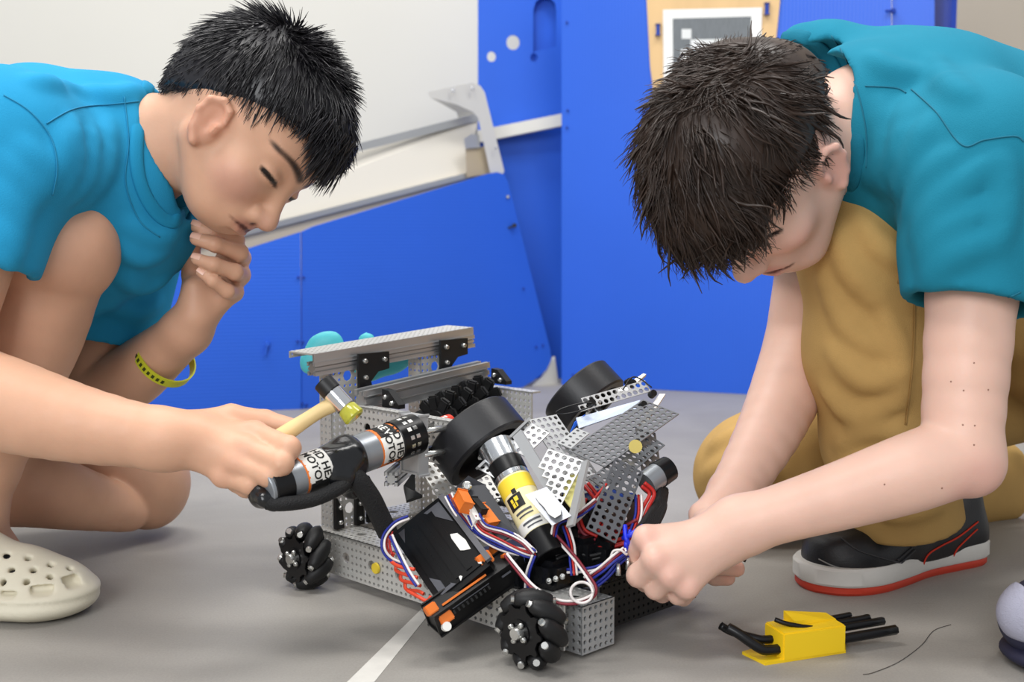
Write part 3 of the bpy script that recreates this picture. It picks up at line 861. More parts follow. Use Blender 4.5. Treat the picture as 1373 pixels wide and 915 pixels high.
def band(pts, par, m, w_, th, name='collar', lift=.001, extra=()):
    """flat ribbed band lying on the cloth along the pixels given"""
    bv = bvh(par.data)
    o = Vector((0, 0, HC)); out = []
    for p in catmull(pts, 6):
        h_ = bv.ray_cast(o, (p - o).normalized())
        if h_[0] is not None: out.append((h_[0], h_[1]))
    if len(out) < 3: return
    # smooth the path
    pts_ = [Vector(a) for a, _ in out]
    for _ in range(6): pts_ = [pts_[0]] + [(pts_[i - 1] + pts_[i] * 2 + pts_[i + 1]) / 4 for i in range(1, len(pts_) - 1)] + [pts_[-1]]
    pts_ += list(extra)
    bm = new(); rows = []
    for i, p in enumerate(pts_):
        d = (pts_[min(i + 1, len(pts_) - 1)] - pts_[max(i - 1, 0)]).normalized()
        nn = (o - p).normalized() if i >= len(out) else out[i][1]
        nn = (nn - d * nn.dot(d)).normalized(); s_ = d.cross(nn)
        rows.append([bm.verts.new(p + s_ * (w_ / 2 * math.cos(t)) + nn * (lift + th * math.sin(t))) for t in [2 * math.pi * k / 10 for k in range(10)]])
    for A, B in zip(rows, rows[1:]):
        for k in range(10): bm.faces.new((A[k], A[(k + 1) % 10], B[(k + 1) % 10], B[k]))
    bm.faces.new(rows[0][::-1]); bm.faces.new(rows[-1])
    return obj(name, fin(bm), m, par, smooth=True)
M_RIBL = mat('blue_rib', '#218cb8', .85, bump=.4, bscale=1200, spec=.2)
from mathutils.bvhtree import BVHTree
band([P(x_, y_, 1) for x_, y_ in [(203, 108), (194, 125), (186, 160), (182, 205), (187, 245), (203, 278), (222, 296), (238, 296), (248, 282)]], shL, M_RIBL, .016, .003)
M_SEAML = mat('blue_thread', '#1c82ab', .9)
seam([P(5, 128, 1), P(40, 150, 1), P(68, 185, 1), P(76, 225, 1), P(70, 262, 1)], shL, M_SEAML)
seam([P(62, 166, 1), P(100, 146, 1), P(150, 140, 1), P(186, 136, 1)], shL, M_SEAML)
seam([P(166, 130, 1), P(172, 190, 1), P(168, 245, 1), P(186, 295, 1), P(214, 318, 1)], shL, M_SEAML)
# shorts
M_SHORT = mat('black_shorts', '#15161a', .8, bump=.2, bscale=700)
sn = Node(.03)
sn.cap(pelv, P(-60, 400, 1.42), .15, .12)
a_ = Node(.02); a_.cap(hipN, hipN.lerp(knN, .52), .10, .085); a_.cut(hipN.lerp(knN, .48), knN - hipN); sn.child(a_, .02)
a_ = Node(.02); a_.cap(hipF, P(40, 572, 1.56), .10, .092); a_.cut(P(78, 585, 1.565), knF - hipF); sn.child(a_, .02)
obj('shorts', sn.mesh('shorts', .006, 2), M_SHORT, pL)
# wristband
wd = (wrF - P(175, 505, 1.50)).normalized(); wc = P(221, 481, 1.468)
x, y, d = axes(wd, DIR(0, 0, 1)); bm = new()
prof = [(-.006, .0375), (.006, .0375), (.006, .0395), (-.006, .0395)]
b_lathe(bm, wc, wd + DIR(.1, .28, .1), prof, 40, closed=True); wband = obj('wristband', fin(bm), mat('yellow_band', '#c9cc2e', .5), pL, smooth='auto')
for i in range(9):
    t = -2.2 + i * .17; bx_, by_, bd = axes(wd + DIR(.1, .28, .1), (0, 0, 1))
    rad = DIR(-.55, -.5, .7).normalized(); rad = (rad - bd * rad.dot(bd)).normalized(); tn = bd.cross(rad)
    rv = rad * math.cos(t + 1.5) + tn * math.sin(t + 1.5); tg = bd.cross(rv)
    bm = new(); b_box(bm, frame(wc + rv * .0396, tg, bd, rv), .0035, .005, .0006); obj('band_print', bm, mat('band_ink', '#39420f', .6), wband)
# cream clog
M_CLOG = mat('cream_foam', '#d9d2bd', .6, bump=.12, bscale=400, var=.04, vscale=30)
toe = Z(134, 806); ft = Vector((toe.x + .004, toe.y - .042, 0)); heel = ft + Vector((-.275, .012, 0)); fd = (ft - heel).normalized(); fs = Vector((0, 0, 1)).cross(fd)
def fpt(t, s_, z): return heel + fd * (t * .278) + fs * s_ + Vector((0, 0, z))
FRm = np.array([list(fd), list(fs), [0, 0, 1]], dtype=np.float32).T
cl = Node(.02)
cl.chain([fpt(.12, 0, .045), fpt(.45, 0, .046), fpt(.72, .004, .030), fpt(.84, .004, .025)], [.038, .041, .038, .031])
cl.ell(fpt(.80, .003, .022), (.058, .054, .031), FRm)
cl.cap(fpt(.28, 0, .085), fpt(.55, 0, .058), .038, .033)
cl.cut(fpt(.5, 0, .014), (0, 0, -1))
sole = Node(.008)
sole.chain([fpt(.14, 0, .014), fpt(.5, -.002, .014), fpt(.795, .002, .016)], [.043, .048, .0600], flat=((0, 0, 1), .34))
sole.cut(fpt(.5, 0, .0), (0, 0, -1))
rim = Node(.004); rim.chain([fpt(.14, 0, .027), fpt(.5, -.002, .027), fpt(.80, .002, .027)], [.043, .047, .0575], flat=((0, 0, 1), .14)); cl.child(rim, .005)
cl.child(sole, .003)
cl.cap(fpt(.18, 0, .15), fpt(.33, 0, .095), .040, .032, op=-1, k=.006)
cl.cap(fpt(.10, 0, .05), fpt(.62, 0, .043), .030, .033, op=-1, k=.004)
cl.cap(fpt(.62, 0, .040), fpt(.80, 0, .030), .030, .024, op=-1, k=.004)
cl_me = cl.mesh('clog', .0036, 2)
def hit(me_, px, py):
    bv = bvh(me_)
    o = Vector((0, 0, HC)); h_ = bv.ray_cast(o, (P(px, py, 1) - o).normalized()); return h_[0], h_[1]
for (hx, hy) in [(9, 745), (38, 748), (68, 757), (94, 762), (15, 764), (45, 764), (67, 773), (3, 781), (35, 780)]:
    p_, n_ = hit(cl_me, hx, hy)
    if p_ is not None: cl.cap(p_ - n_ * .02, p_ + n_ * .01, .0037, op=-1, k=.001)
for (hx, hy, wv) in [(6, 808, .011), (56, 800, .012), (102, 786, .010)]:
    p_, n_ = hit(cl_me, hx, hy)
    if p_ is None: continue
    n_.z = 0; n_.normalize(); tn = Vector((0, 0, 1)).cross(n_).normalized()
    cl.box(p_ + Vector((0, 0, .003)), (wv, .006, .016), np.array([list(tn), [0, 0, 1], list(n_)], dtype=np.float32).T, .003, op=-1, k=.001)
cl_me = cl.mesh('clog', .0022, 2)
clog = obj('clog', cl_me, M_CLOG, pL)
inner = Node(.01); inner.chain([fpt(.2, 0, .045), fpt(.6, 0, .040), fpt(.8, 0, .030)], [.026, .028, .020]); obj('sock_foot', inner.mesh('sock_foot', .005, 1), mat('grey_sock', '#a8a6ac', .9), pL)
sk = Node(.01); sk.cap(anN + Vector((.0, 0, .03)), fpt(.30, 0, .085), .040, .037); obj('sock', sk.mesh('sock', .004, 2), mat('white_sock', '#d8d6d2', .9, bump=.4, bscale=500), pL)
adopt(pL)
# ---------------------------------------------------------------- person in khaki trousers
HR = Head(P(1026, 222, 1.22), DIR(-.36, -.92, .12), DIR(-.66, .34, .64))
FRD = dict(eye=.010, nose=-.030, mouth=-.060, chin=-.098, nx=.116, ex=.000, ez=-.004)
pR = empty('person', Z(1200, 770), 'person in teal T-shirt and khaki trousers, bent over the robot with both hands', 'person')
M_SKINR = mat('skin_fair', SKIN_R, .46, attr='Col', sss=.2, var=.04, vscale=25, bump=.06, bscale=350, spec=.4)
body = Node(.03)
chest = P(1250, 190, 1.32); nb = P(1165, 165, 1.28); pelv = P(1560, 330, 1.42)
shN, shW = P(1316, 215, 1.17), P(1105, 262, 1.43)
body.cap(chest, pelv, .095, .12, flat=(DIR(0, 1, .3), .78))
body.cap(shN.lerp(chest, .25), shW.lerp(chest, .25), .055, .055)
body.cap(nb, chest, .060, .08)
body.cap(HR(-.035, 0, -.030), nb, .052, .058, k=.03)
body.cap(HR(-.015, 0, -.055), P(1150, 205, 1.29), .036, .045, k=.02)
body.child(head_node(HR, FRD), .016)
# near arm
elN, wrN = P(1288, 610, 1.135), P(988, 707, 1.165)
arm = Node(.02)
arm.limb([shN, P(1298, 460, 1.15), elN], [.048, .0405, .036])
arm.ell(P(1304, 624, 1.135), (.028,) * 3)
arm.limb([elN, P(1222, 634, 1.13), P(1137, 662, 1.14), P(1050, 688, 1.153), wrN], [.037, .0365, .0320, .0275, .0262])
MCN = [P(867, 722, 1.165), P(880, 750, 1.148), P(900, 771, 1.148), P(922, 787, 1.153)]
arm.cap(wrN, P(960, 722, 1.165), .0262, .025)
for q, r in zip(MCN, (.0125, .0130, .0122, .0112)): arm.cap(P(968, 722, 1.168), q, .021, r, k=.012)
for q in MCN: arm.ell(q + DIR(-.002, .001, .004), (.0110,) * 3, k=.006)
FN = [[MCN[0], P(851, 744, 1.185), P(862, 756, 1.205), P(880, 752, 1.21)],
      [MCN[1], P(856, 772, 1.165), P(866, 780, 1.188), P(884, 772, 1.20)],
      [MCN[2], P(879, 789, 1.165), P(888, 795, 1.188), P(902, 787, 1.20)],
      [MCN[3], P(909, 798, 1.168), P(916, 801, 1.187), P(926, 794, 1.198)]]
for pts, r in zip(FN, (.0100, .0102, .0096, .0085)): finger(arm, pts, [r * 1.2, r * 1.12, r, r * .88], .005)
finger(arm, [P(965, 722, 1.185), P(925, 724, 1.205), P(893, 735, 1.215), P(872, 742, 1.215)], [.018, .0145, .012, .0098], .012)
body.child(arm, .03)
# far arm
elW, wrW = P(1074, 455, 1.43), P(985, 658, 1.30)
arm = Node(.02)
arm.cap(shW, elW, .045, .042)
arm.limb([elW, P(1062, 505, 1.41), P(1030, 580, 1.36), wrW], [.041, .0425, .036, .0265])
MCW = [P(940, 690, 1.262), P(948, 700, 1.275), P(958, 708, 1.285), P(970, 714, 1.295)]
for q in MCW: arm.cap(P(982, 664, 1.295), q, .022, .0125, k=.012)
FW = [[MCW[0], P(938, 738, 1.235), P(962, 758, 1.222), P(988, 763, 1.222)],
      [MCW[1], P(943, 752, 1.255), P(958, 772, 1.245), P(975, 775, 1.242)],
      [MCW[2], P(952, 752, 1.275), P(955, 765, 1.262), P(958, 762, 1.25)],
      [MCW[3], P(962, 750, 1.285), P(962, 762, 1.275), P(962, 760, 1.265)]]
for pts, r in zip(FW, (.0098, .0100, .0092, .0082)): finger(arm, pts, [r * 1.2, r * 1.1, r, r * .9], .006)
finger(arm, [P(970, 675, 1.28), P(948, 702, 1.24), P(950, 726, 1.215), P(968, 742, 1.208)], [.017, .0135, .0118, .0096], .01)
body.child(arm, .03)
# legs (inside the trousers)
hipN, knN, anN = P(1540, 400, 1.36), P(1170, 330, 1.32), P(1222, 690, 1.43)
hipW, knW, anW = P(1480, 450, 1.56), P(1010, 640, 1.60), P(1335, 645, 1.75)
leg = Node(.03); leg.chain([hipN, knN, anN], [.075, .050, .035]); body.child(leg, .03)
leg = Node(.03); leg.chain([hipW, knW, anW], [.075, .050, .035]); body.child(leg, .03)
me = body.mesh('body', .0026, 2)
spots = face_spots(HR, FRD, '#cf8f86', '#3a2a22', '#e0a596', '#dd9f90')
for q in MCN: spots.append((q + DIR(0, 0, .012), (.016,) * 3, None, '#e6b3a3', .5))
for pts in FN + FW: spots.append((pts[3], (.014,) * 3, None, '#de9c88', .5))
spots.append((P(1312, 648, 1.11), (.04, .04, .04), None, '#dfa99c', .5))
paint(me, SKIN_R, spots)
bodyR = obj('body', me, M_SKINR, pR)
for (x_, y_) in [(1306, 487), (1325, 523), (1275, 512), (1292, 524), (1307, 571), (1291, 570), (1306, 597), (1186, 650), (1263, 655)]:
    p_, n_ = hit(me, x_, y_)
    if p_ is not None: obj('mole', one(b_cyl, p_ - n_ * .001, p_ + n_ * .0003, .0011, .0008, 8), mat('mole', '#8a5f4e', .6), bodyR)
# hair
cap = Node(.016)
cap.ell(HR(-.011, 0, .043), (.1035, .0805, .0895), HR.R); cap.ell(HR(.020, 0, .082), (.080, .072, .064), HR.R)
cap.ell(HR(-.045, 0, .016), (.066, .067, .062), HR.R)
cap.ell(HR(.072, 0, .068), (.050, .062, .046), HR.R, k=.02)
cap.cut(HR(.040, .05, .040), HR.U * -1 + HR.F * .20 + HR.L * .30, .01)
cap.cut(HR(.040, 0, .022), HR.U * -1 + HR.F * .12, .01)
cap.cut(HR(-.030, 0, -.026), HR.U * -1 + HR.F * .25, .01)
for sgn in (-1, 1): cap.ell(HR(.000, sgn * .094, -.012), (.026, .024, .032), HR.R, op=-1, k=.006)
cap.post.append(cloth_post(.0030, 75, 21))
W0 = np.array([-.040, .014, .130])
def combR(p):
    x, y, z = p.T
    r = p - W0; r = r / (np.linalg.norm(r, axis=1)[:, None] + 1e-6)
    r[:, 2] -= .15; sw = np.stack([-r[:, 1], r[:, 0], 0 * x], 1) * .35
    d = r + sw
    fr = np.clip((x - .05) / .04, 0, 1)[:, None]
    return d * (1 - fr) + fr * np.stack([.35 + 0 * x, y * 2 + .2, -.8 + 0 * x], 1)
def lenR(p):
    x, y, z = p.T
    return np.where(x > .05, .050, np.where((z < .045) | (x < -.06), .016, .044))
setsR = hair_sets(HR, cap, 9000, combR, lenR, lambda p: .06 + .12 * np.clip((p[:, 2] - .11) / .04, 0, 1), .0010, .08, 14, gravk=.12, curl=1.6, seg=6)
# locks: wide clumps that catch the light
setsR += hair_sets(HR, cap, 420, combR, lambda p: lenR(p) * 1.25, lambda p: .08 + 0 * p[:, 0], .0030, .10, 15, gravk=.12, curl=1.8, seg=6)
setsR += hair_sets(HR, cap, 1800, lambda p: np.tile(np.array([.75, -.5, 0.]), (len(p), 1)), lambda p: .030 + 0 * p[:, 0], lambda p: .10 + 0 * p[:, 0], .0011, .16, 77, gravk=.1, mask=lambda q: (np.linalg.norm(q - W0, axis=1) < .045))
hair_obj('hair', HR, cap, setsR, M_HAIRR, pR)
# shirt
M_SHR = mat('teal_cotton', '#1d7c96', .85, bump=.25, bscale=900, var=.03, vscale=20, spec=.2)
sh = Node(.03)
sh.cap(P(1235, 172, 1.31), pelv, .132, .165, flat=(DIR(0, 1, .3), .82))
sh.cap(shN.lerp(chest, .12), shW.lerp(chest, .05), .080, .078)
sh.cap(P(1150, 160, 1.28), P(1240, 200, 1.31), .080, .10)
sh.cap(P(1165, 215, 1.30), P(1260, 230, 1.32), .062, .07)
sl = Node(.014)
se = shN.lerp(elN, .50)
sl.chain([shN, shN.lerp(elN, .3), shN.lerp(elN, .6)], [.078, .070, .064])
sl.cut(se, elN - shN + DIR(-.02, 0, 0)); sl.cap(shN.lerp(elN, .40), elN, .052, .060, op=-1, k=.003)
sh.child(sl, .03)
sh.chain([P(1170, 110, 1.33), P(1110, 78, 1.345), P(1072, 62, 1.36)], [.055, .036, .024])
sl = Node(.012)
sl.cap(shW, shW.lerp(elW, .62), .066, .062); sl.cut(shW.lerp(elW, .60), elW - shW + DIR(-.06, -.02, 0)); sl.cap(shW.lerp(elW, .35), elW, .050, .056, op=-1, k=.003)
sh.child(sl, .03)
fold_px(sh, [([(1165, 245), (1185, 205), (1180, 140)], .010), ([(1180, 255), (1205, 205), (1212, 140)], .012), ([(1200, 262), (1225, 215), (1240, 165)], .010), ([(1215, 290), (1245, 240), (1285, 205)], .012),
    ([(1228, 320), (1260, 270), (1310, 235)], .012), ([(1236, 350), (1268, 310), (1320, 280)], .011), ([(1240, 380), (1275, 345), (1325, 325)], .010), ([(1242, 300), (1275, 262), (1330, 215)], .009), ([(1345, 210), (1350, 270), (1340, 330)], .009),
    ([(1250, 80), (1270, 110), (1300, 130)], .009), ([(1170, 75), (1195, 95), (1235, 100)], .008), ([(1030, 345), (1055, 350), (1085, 335)], .007)])
sh.post.append(cloth_post(.0026, 48, 8))
sh.cap(P(1060, 150, 1.26), P(1158, 162, 1.28), .074, .052, op=-1, k=.006)
sh.cap(P(1040, 105, 1.33), P(1100, 110, 1.32), .030, .045, op=-1, k=.006)
sh.cap(P(1080, 205, 1.27), P(1130, 212, 1.28), .052, .044, op=-1, k=.006)
shR_ = obj('t_shirt', sh.mesh('t_shirt', .0040, 3), M_SHR, pR)
M_RIBR = mat('teal_rib', '#1a728b', .85, bump=.4, bscale=1200, spec=.2)
band([P(x_, y_, 1) for x_, y_ in [(1050, 52), (1072, 48), (1098, 62), (1122, 95), (1139, 140), (1150, 190), (1148, 235), (1130, 262)]], shR_, M_RIBR, .016, .003)
M_SEAMR = mat('teal_thread', '#176b82', .9)
seam([P(1160, 116, 1), P(1200, 118, 1), P(1215, 125, 1)], shR_, M_SEAMR)
seam([P(1222, 120, 1), P(1255, 150, 1), P(1290, 195, 1), P(1320, 188, 1), P(1360, 183, 1), P(1372, 190, 1)], shR_, M_SEAMR)
seam([P(1240, 412, 1), P(1290, 412, 1), P(1340, 402, 1), P(1368, 392, 1)], shR_, M_SEAMR)
seam([P(1115, 48, 1), P(1135, 80, 1), P(1152, 130, 1), P(1162, 180, 1), P(1162, 225, 1)], shR_, M_SEAMR)
# trousers
M_KH = mat('khaki_twill', '#bc985e', .85, bump=.3, bscale=800, var=.06, vscale=18, spec=.15)
tr = Node(.03)
tr.cap(pelv, P(1470, 400, 1.42), .165, .15)
tn = Node(.025)
tn.cap(hipN, knN, .105, .080)
tn.chain([knN, P(1172, 470, 1.345), P(1190, 590, 1.385), P(1220, 722, 1.42)], [.078, .074, .071, .066])
tn.ell(P(1158, 318, 1.31), (.062, .062, .066))
tn.cut(P(1222, 692, 1.43), anN - knN + DIR(0, -.1, .0)); tn.cap(P(1212, 660, 1.44), P(1230, 760, 1.45), .050, .055, op=-1, k=.003)
tr.child(tn, .03)
tw = Node(.025)
tw.chain([hipW, P(1200, 540, 1.60), P(1020, 628, 1.61)], [.110, .092, .078])
tw.ell(P(1005, 640, 1.60), (.074, .068, .070))
lw = Node(.02); lw.chain([P(1020, 655, 1.61), P(1180, 655, 1.68), P(1335, 645, 1.76)], [.068, .072, .062])
lw.cut(P(1350, 645, 1.76), P(1335, 645, 1.76) - P(1180, 655, 1.68)); lw.cap(P(1320, 645, 1.755), P(1400, 645, 1.79), .050, .052, op=-1, k=.003)
tw.child(lw, .010)
tr.child(tw, .03)
fold_px(tr, [([(1120, 300), (1140, 360), (1185, 410)], .012), ([(1150, 290), (1180, 330), (1220, 350)], .010), ([(1100, 360), (1130, 430), (1180, 470)], .009), ([(1115, 470), (1160, 510), (1215, 500)], .011),
    ([(1105, 520), (1150, 560), (1210, 530)], .011), ([(1125, 600), (1165, 575), (1215, 580)], .010), ([(1120, 640), (1160, 625), (1220, 640)], .011), ([(1160, 670), (1200, 690), (1260, 680)], .008), ([(1185, 420), (1205, 470), (1210, 540)], .008),
    ([(955, 600), (985, 585), (1030, 560)], .012), ([(945, 640), (985, 615), (1030, 595)], .011), ([(960, 665), (1000, 645), (1040, 632)], .010)])
tr.post.append(cloth_post(.0022, 48, 33))
trz = obj('trousers', tr.mesh('trousers', .0042, 3), M_KH, pR)
M_KS = mat('khaki_thread', '#9c7a45', .9)
seam([P(1232, 322, 1), P(1226, 360, 1), P(1226, 430, 1), P(1222, 500, 1), P(1214, 570, 1)], trz, M_KS, .0014)
seam([P(1228, 322, 1), P(1212, 344, 1), P(1204, 380, 1)], trz, M_KS, .001)
# sneakers
M_SNK = mat('black_leather', '#1b1b1e', .42, bump=.15, bscale=500, spec=.5)
M_SOLE = mat('white_sole', '#d6d3cd', .6, var=.04, vscale=40); M_REDS = mat('red_sole', '#c03a24', .6)
M_RED = mat('red_lining', '#d2341c', .7); M_CREAM = mat('grey_stitch', '#8d8b87', .8)
def sneaker(par, hl, toe_, up, wid, detail=True):
    """hl, toe_: ground points under heel and toe; up: up direction of the foot"""
    hl, toe_ = Vector(hl), Vector(toe_); f_ = toe_ - hl; LN = f_.length; f_.normalize(); u = Vector(up); u = (u - f_ * u.dot(f_)).normalized(); sd = u.cross(f_)
    Q = lambda t, s_, z: hl + f_ * (t * LN) + sd * s_ + u * z
    R3 = np.array([list(f_), list(sd), list(u)], dtype=np.float32).T
    out = [(0.0, .0), (.015, .024), (.08, .036), (.25, .036), (.42, .036), (.60, .045), (.76, .050), (.88, .044), (.96, .028), (1.0, 0)]
    prof = [(t, w_ * wid) for t, w_ in out]
    loop = [(t, w_) for t, w_ in prof] + [(t, -w_) for t, w_ in prof[-2:0:-1]]
    cl_ = catmull([Vector((t, w_, 0)) for t, w_ in loop] + [Vector((loop[0][0], loop[0][1], 0))], 5)[:-1]
    def layer(name, z0, z1, gr, m):
        bm = new(); n = len(cl_); c0 = Vector((.5, 0, 0)); rows = []
        for z, g_ in ((z0, gr - .002), (z0 + .003, gr), (z1 - .003, gr), (z1, gr - .002)):
            rows.append([bm.verts.new(Q(.5 + (q.x - .5) * (1 + g_ * 2 / LN), q.y + (g_ if q.y > .001 else -g_ if q.y < -.001 else 0), z(q.x) if callable(z) else z)) for q in cl_])
        for A, B in zip(rows, rows[1:]):
            for k in range(n): bm.faces.new((A[k], A[(k + 1) % n], B[(k + 1) % n], B[k]))
        bm.faces.new(rows[0][::-1]); bm.faces.new(rows[-1])
        return obj(name, fin(bm), m, shoe, smooth='auto')
    un = Node(.02)
    un.chain([Q(.12, 0, .052), Q(.35, 0, .055), Q(.55, 0, .048), Q(.78, 0, .038)], [.038, .038, .0435, .045])
    un.ell(Q(.74, 0, .032), (LN * .235, .051, .040), R3)
    un.cap(Q(.12, 0, .085), Q(.30, 0, .085), .034, .036)
    un.cap(Q(.30, 0, .088), Q(.52, 0, .066), .034, .034)
    un.cap(Q(.10, 0, .03), Q(.5, 0, .03), .040, .041)
    un.cut(Q(.5, 0, .018), u * -1)
    un.cut(Q(.2, 0, .112), u + f_ * .25, .006)
    un.cap(Q(.17, 0, .13), Q(.26, 0, .085), .028, .026, op=-1, k=.006)
    me_ = un.mesh('shoe', .0030, 2)
    shoe = obj('shoe', me_, M_SNK, par)
    layer('midsole', .010, .032, .004, M_SOLE)
    layer('outsole', 0.0, .011, .002, M_REDS)
    ln = Node(.01); ln.cap(Q(.17, 0, .110), Q(.25, 0, .085), .0285, .027); ln.cut(Q(.2, 0, .113), u + f_ * .25, .004); ln.cap(Q(.17, 0, .135), Q(.255, 0, .085), .0245, .022, op=-1, k=.003)
    obj('lining', ln.mesh('lining', .003, 1), M_RED, shoe)
    return shoe, Q
sN, Qn = sneaker(pR, Z(1306, 752) + Vector((0, .02, 0)), Z(1084, 792) + Vector((0, .0, 0)), (0, 0, 1), 1.05)
seam_ = lambda pts, m, r: seam([P(x_, y_, 1) for x_, y_ in pts], sN, m, r)
seam_([(1237, 778), (1238, 757), (1245, 743), (1262, 732), (1285, 720), (1311, 700)], M_RED, .0012)
seam_([(1276, 752), (1282, 738), (1292, 727), (1310, 710)], M_RED, .001)
seam_([(1098, 750), (1120, 760), (1150, 766), (1190, 768), (1212, 762)], M_CREAM, .0008)
seam_([(1128, 722), (1150, 738), (1180, 748), (1210, 756)], mat('dark_stitch', '#3a3a3d', .7), .001)
seam_([(1203, 752), (1222, 735)], mat('dark_stitch', '#3a3a3d', .7), .0014)
seam_([(1206, 757), (1226, 738)], mat('dark_stitch', '#3a3a3d', .7), .0014)
tw_ = P(1362, 600, 1.78); tg = Z(1385, 660)
sW, _ = sneaker(pR, P(1392, 560, 1.83), P(1352, 655, 1.70) * 0 + Vector((P(1360, 672, 1.80).x + .02, P(1360, 672, 1.80).y, .012)), DIR(.95, .3, .0), 1.0)
bm = new(); b_box(bm, Matrix.Translation(P(1376, 566, 1.70)), .035, .03, .04, .008); obj('heel_tab', fin(bm), mat('lime_tab', '#6fc24a', .6), sW)
adopt(pR)
# ================================================================ robot
robot = empty('robot', (-.02, 1.30, 0), 'small competition robot of perforated aluminium channel with roller wheels, motors and loose wiring', 'robot')
Q7 = .70711
def RB(a, b, z): return Vector((-.197 + Q7 * (a + b), 1.336 + Q7 * (b - a), z))
VA, VB, VZ = Vector((Q7, -Q7, 0)), Vector((Q7, Q7, 0)), Vector((0, 0, 1))
M_PERF = mat('perforated_aluminium', '#cbcac6', .36, metal=.35, bump=.015, bscale=200)
M_PERFD = mat('perforated_steel', '#7d7e81', .30, metal=.6, bump=.015, bscale=200)
M_PLATE = mat('bright_plate', '#b6b7b8', .42, metal=.45)
M_BPERF = mat('black_perforated', '#1a1a1b', .4, metal=.2)
M_RUB = mat('black_rubber', '#161617', .5, spec=.4)
M_TYRE = mat('tyre_rubber', '#1e1e21', .42, bump=.05, bscale=300, spec=.5)
M_GBLK = mat('gloss_black', '#0b0b0d', .32, spec=.4)
M_TAPEB = mat('black_tape', '#0f1013', .25, spec=.6, bump=.6, bscale=60)
M_BOLT = mat('bolt_steel', '#cfcfcc', .25, metal=.9)
M_MOT = mat('motor_grey', '#8f9398', .35, metal=.5)
M_ORG = mat('orange', '#e0762a', .5)
M_WHT = mat('label_white', '#e4e2dc', .5)
M_INK = mat('label_ink', '#141414', .6)
M_SIL = mat('silver_gearbox', '#cfd2d6', .18, metal=.95)
M_YEL = mat('label_yellow', '#f0d23c', .45)
M_CREAMY = mat('label_cream', '#ece0ad', .45)
def perf_arrays(O, U, V, nx, ny, p, r, th, keep=None, big=(), flip=False, ns=8):
    """sheet of square cells, each with a real round hole; big: (i, j) cells whose 2x2 block holds one large hole"""
    U, V = Vector(U).normalized(), Vector(V).normalized(); N = U.cross(V) * (-1 if flip else 1)
    sq = [(-1, -1), (0, -1), (1, -1), (1, 0), (1, 1), (0, 1), (-1, 1), (-1, 0)]
    used = set(); cells = []
    for (i, j) in big:
        for di in (0, 1):
            for dj in (0, 1): used.add((i + di, j + dj))
        cells.append(((i + 1) * p, (j + 1) * p, p, p * .84))
    for i in range(nx):
        for j in range(ny):
            if (i, j) in used: continue
            if keep and not keep((i + .5) / nx, (j + .5) / ny): continue
            cells.append(((i + .5) * p, (j + .5) * p, p / 2, r))
    if not cells: return np.zeros((0, 3)), np.zeros((0, 4), int)
    cs = np.array(cells); T = []
    oct_ = [(math.cos(math.radians(-135 + 45 * k)), math.sin(math.radians(-135 + 45 * k))) for k in range(8)]
    sqa = np.array(sq, float); oca = np.array(oct_)
    outer = cs[:, None, :2] + sqa[None] * cs[:, None, 2:3]
    inner = cs[:, None, :2] + oca[None] * cs[:, None, 3:4]
    uv = np.concatenate([outer, inner], 1)                         # n,16,2
    o, u, v, n = (np.array(tuple(q)) for q in (O, U, V, N))
    top = o + uv[..., :1] * u + uv[..., 1:2] * v
    bot = top - n * th
    vt = np.concatenate([top, bot], 1).reshape(-1, 3)              # 32 per cell
    q = []
    for k in range(8):
        k2 = (k + 1) % 8
        q += [(k, k2, 8 + k2, 8 + k), (16 + k, 24 + k, 24 + k2, 16 + k2), (8 + k, 8 + k2, 24 + k2, 24 + k), (k, 16 + k, 16 + k2, k2)]
    q = (np.arange(len(cs)) * 32)[:, None, None] + np.array(q)[None]
    return vt, q.reshape(-1, 4)
def join_arrays(name, arrs, m, par):
    V, Q, n = [], [], 0
    for v, q in arrs: V.append(v); Q.append(q + n); n += len(v)
    me = np_mesh(name, np.concatenate(V), np.concatenate(Q))
    me.polygons.foreach_set('use_smooth', np.zeros(len(me.polygons), dtype=bool))
    return obj(name, me, m, par)
def perf(name, O, U, V, nx, ny, p, r, th, m, par=None, **k):
    return join_arrays(name, [perf_arrays(O, U, V, nx, ny, p, r, th, **k)], m, par or robot)
def pquad(name, px, p, r, m, th=.0012, keep=None, par=None, big=()):
    """perforated sheet through three pixels with depth: corner, end of u, end of v"""
    o, a, b = (P(*q) for q in px[:3]); u, v = a - o, b - o
    v = v - u * (v.dot(u) / u.length_squared) * .999
    return perf(name, o, u, v, max(1, round(u.length / p)), max(1, round(v.length / p)), p, r, th, m, par, keep=keep, big=big, flip=(u.cross(v)).dot(o - Vector((0, 0, HC))) > 0)
def channel(name, O, L_, W, Hh, n_len, m, p=.008, r=.0020, bigs=True):
    """U channel: web on top, two flanges down. L_, W unit vectors, 48 x 48 mm section"""
    nn = round(.048 / p); nz = max(1, round(Hh / p))
    bg_ = [(i, nn // 2 - 1) for i in range(nn // 2 - 1, n_len - 1, nn)] if bigs else []
    bz = [(i, nz // 2 - 1) for i in range(nn // 2 - 1, n_len - 1, nn)] if bigs and nz >= 5 else []
    A = [perf_arrays(O, L_, W, n_len, nn, p, r, .0022, big=bg_, flip=Vector(L_).cross(Vector(W)).z < 0)]
    A.append(perf_arrays(O - VZ * nz * p, L_, VZ, n_len, nz, p, r, .0022, big=bz))
    A.append(perf_arrays(O - VZ * nz * p + Vector(W) * (.048 - .0022), L_, VZ, n_len, nz, p, r, .0022, big=bz))
    return join_arrays(name, A, m, robot)
def part(name, bm, m, par=None, smooth=False): return obj(name, fin(bm), m, par or robot, smooth=smooth)
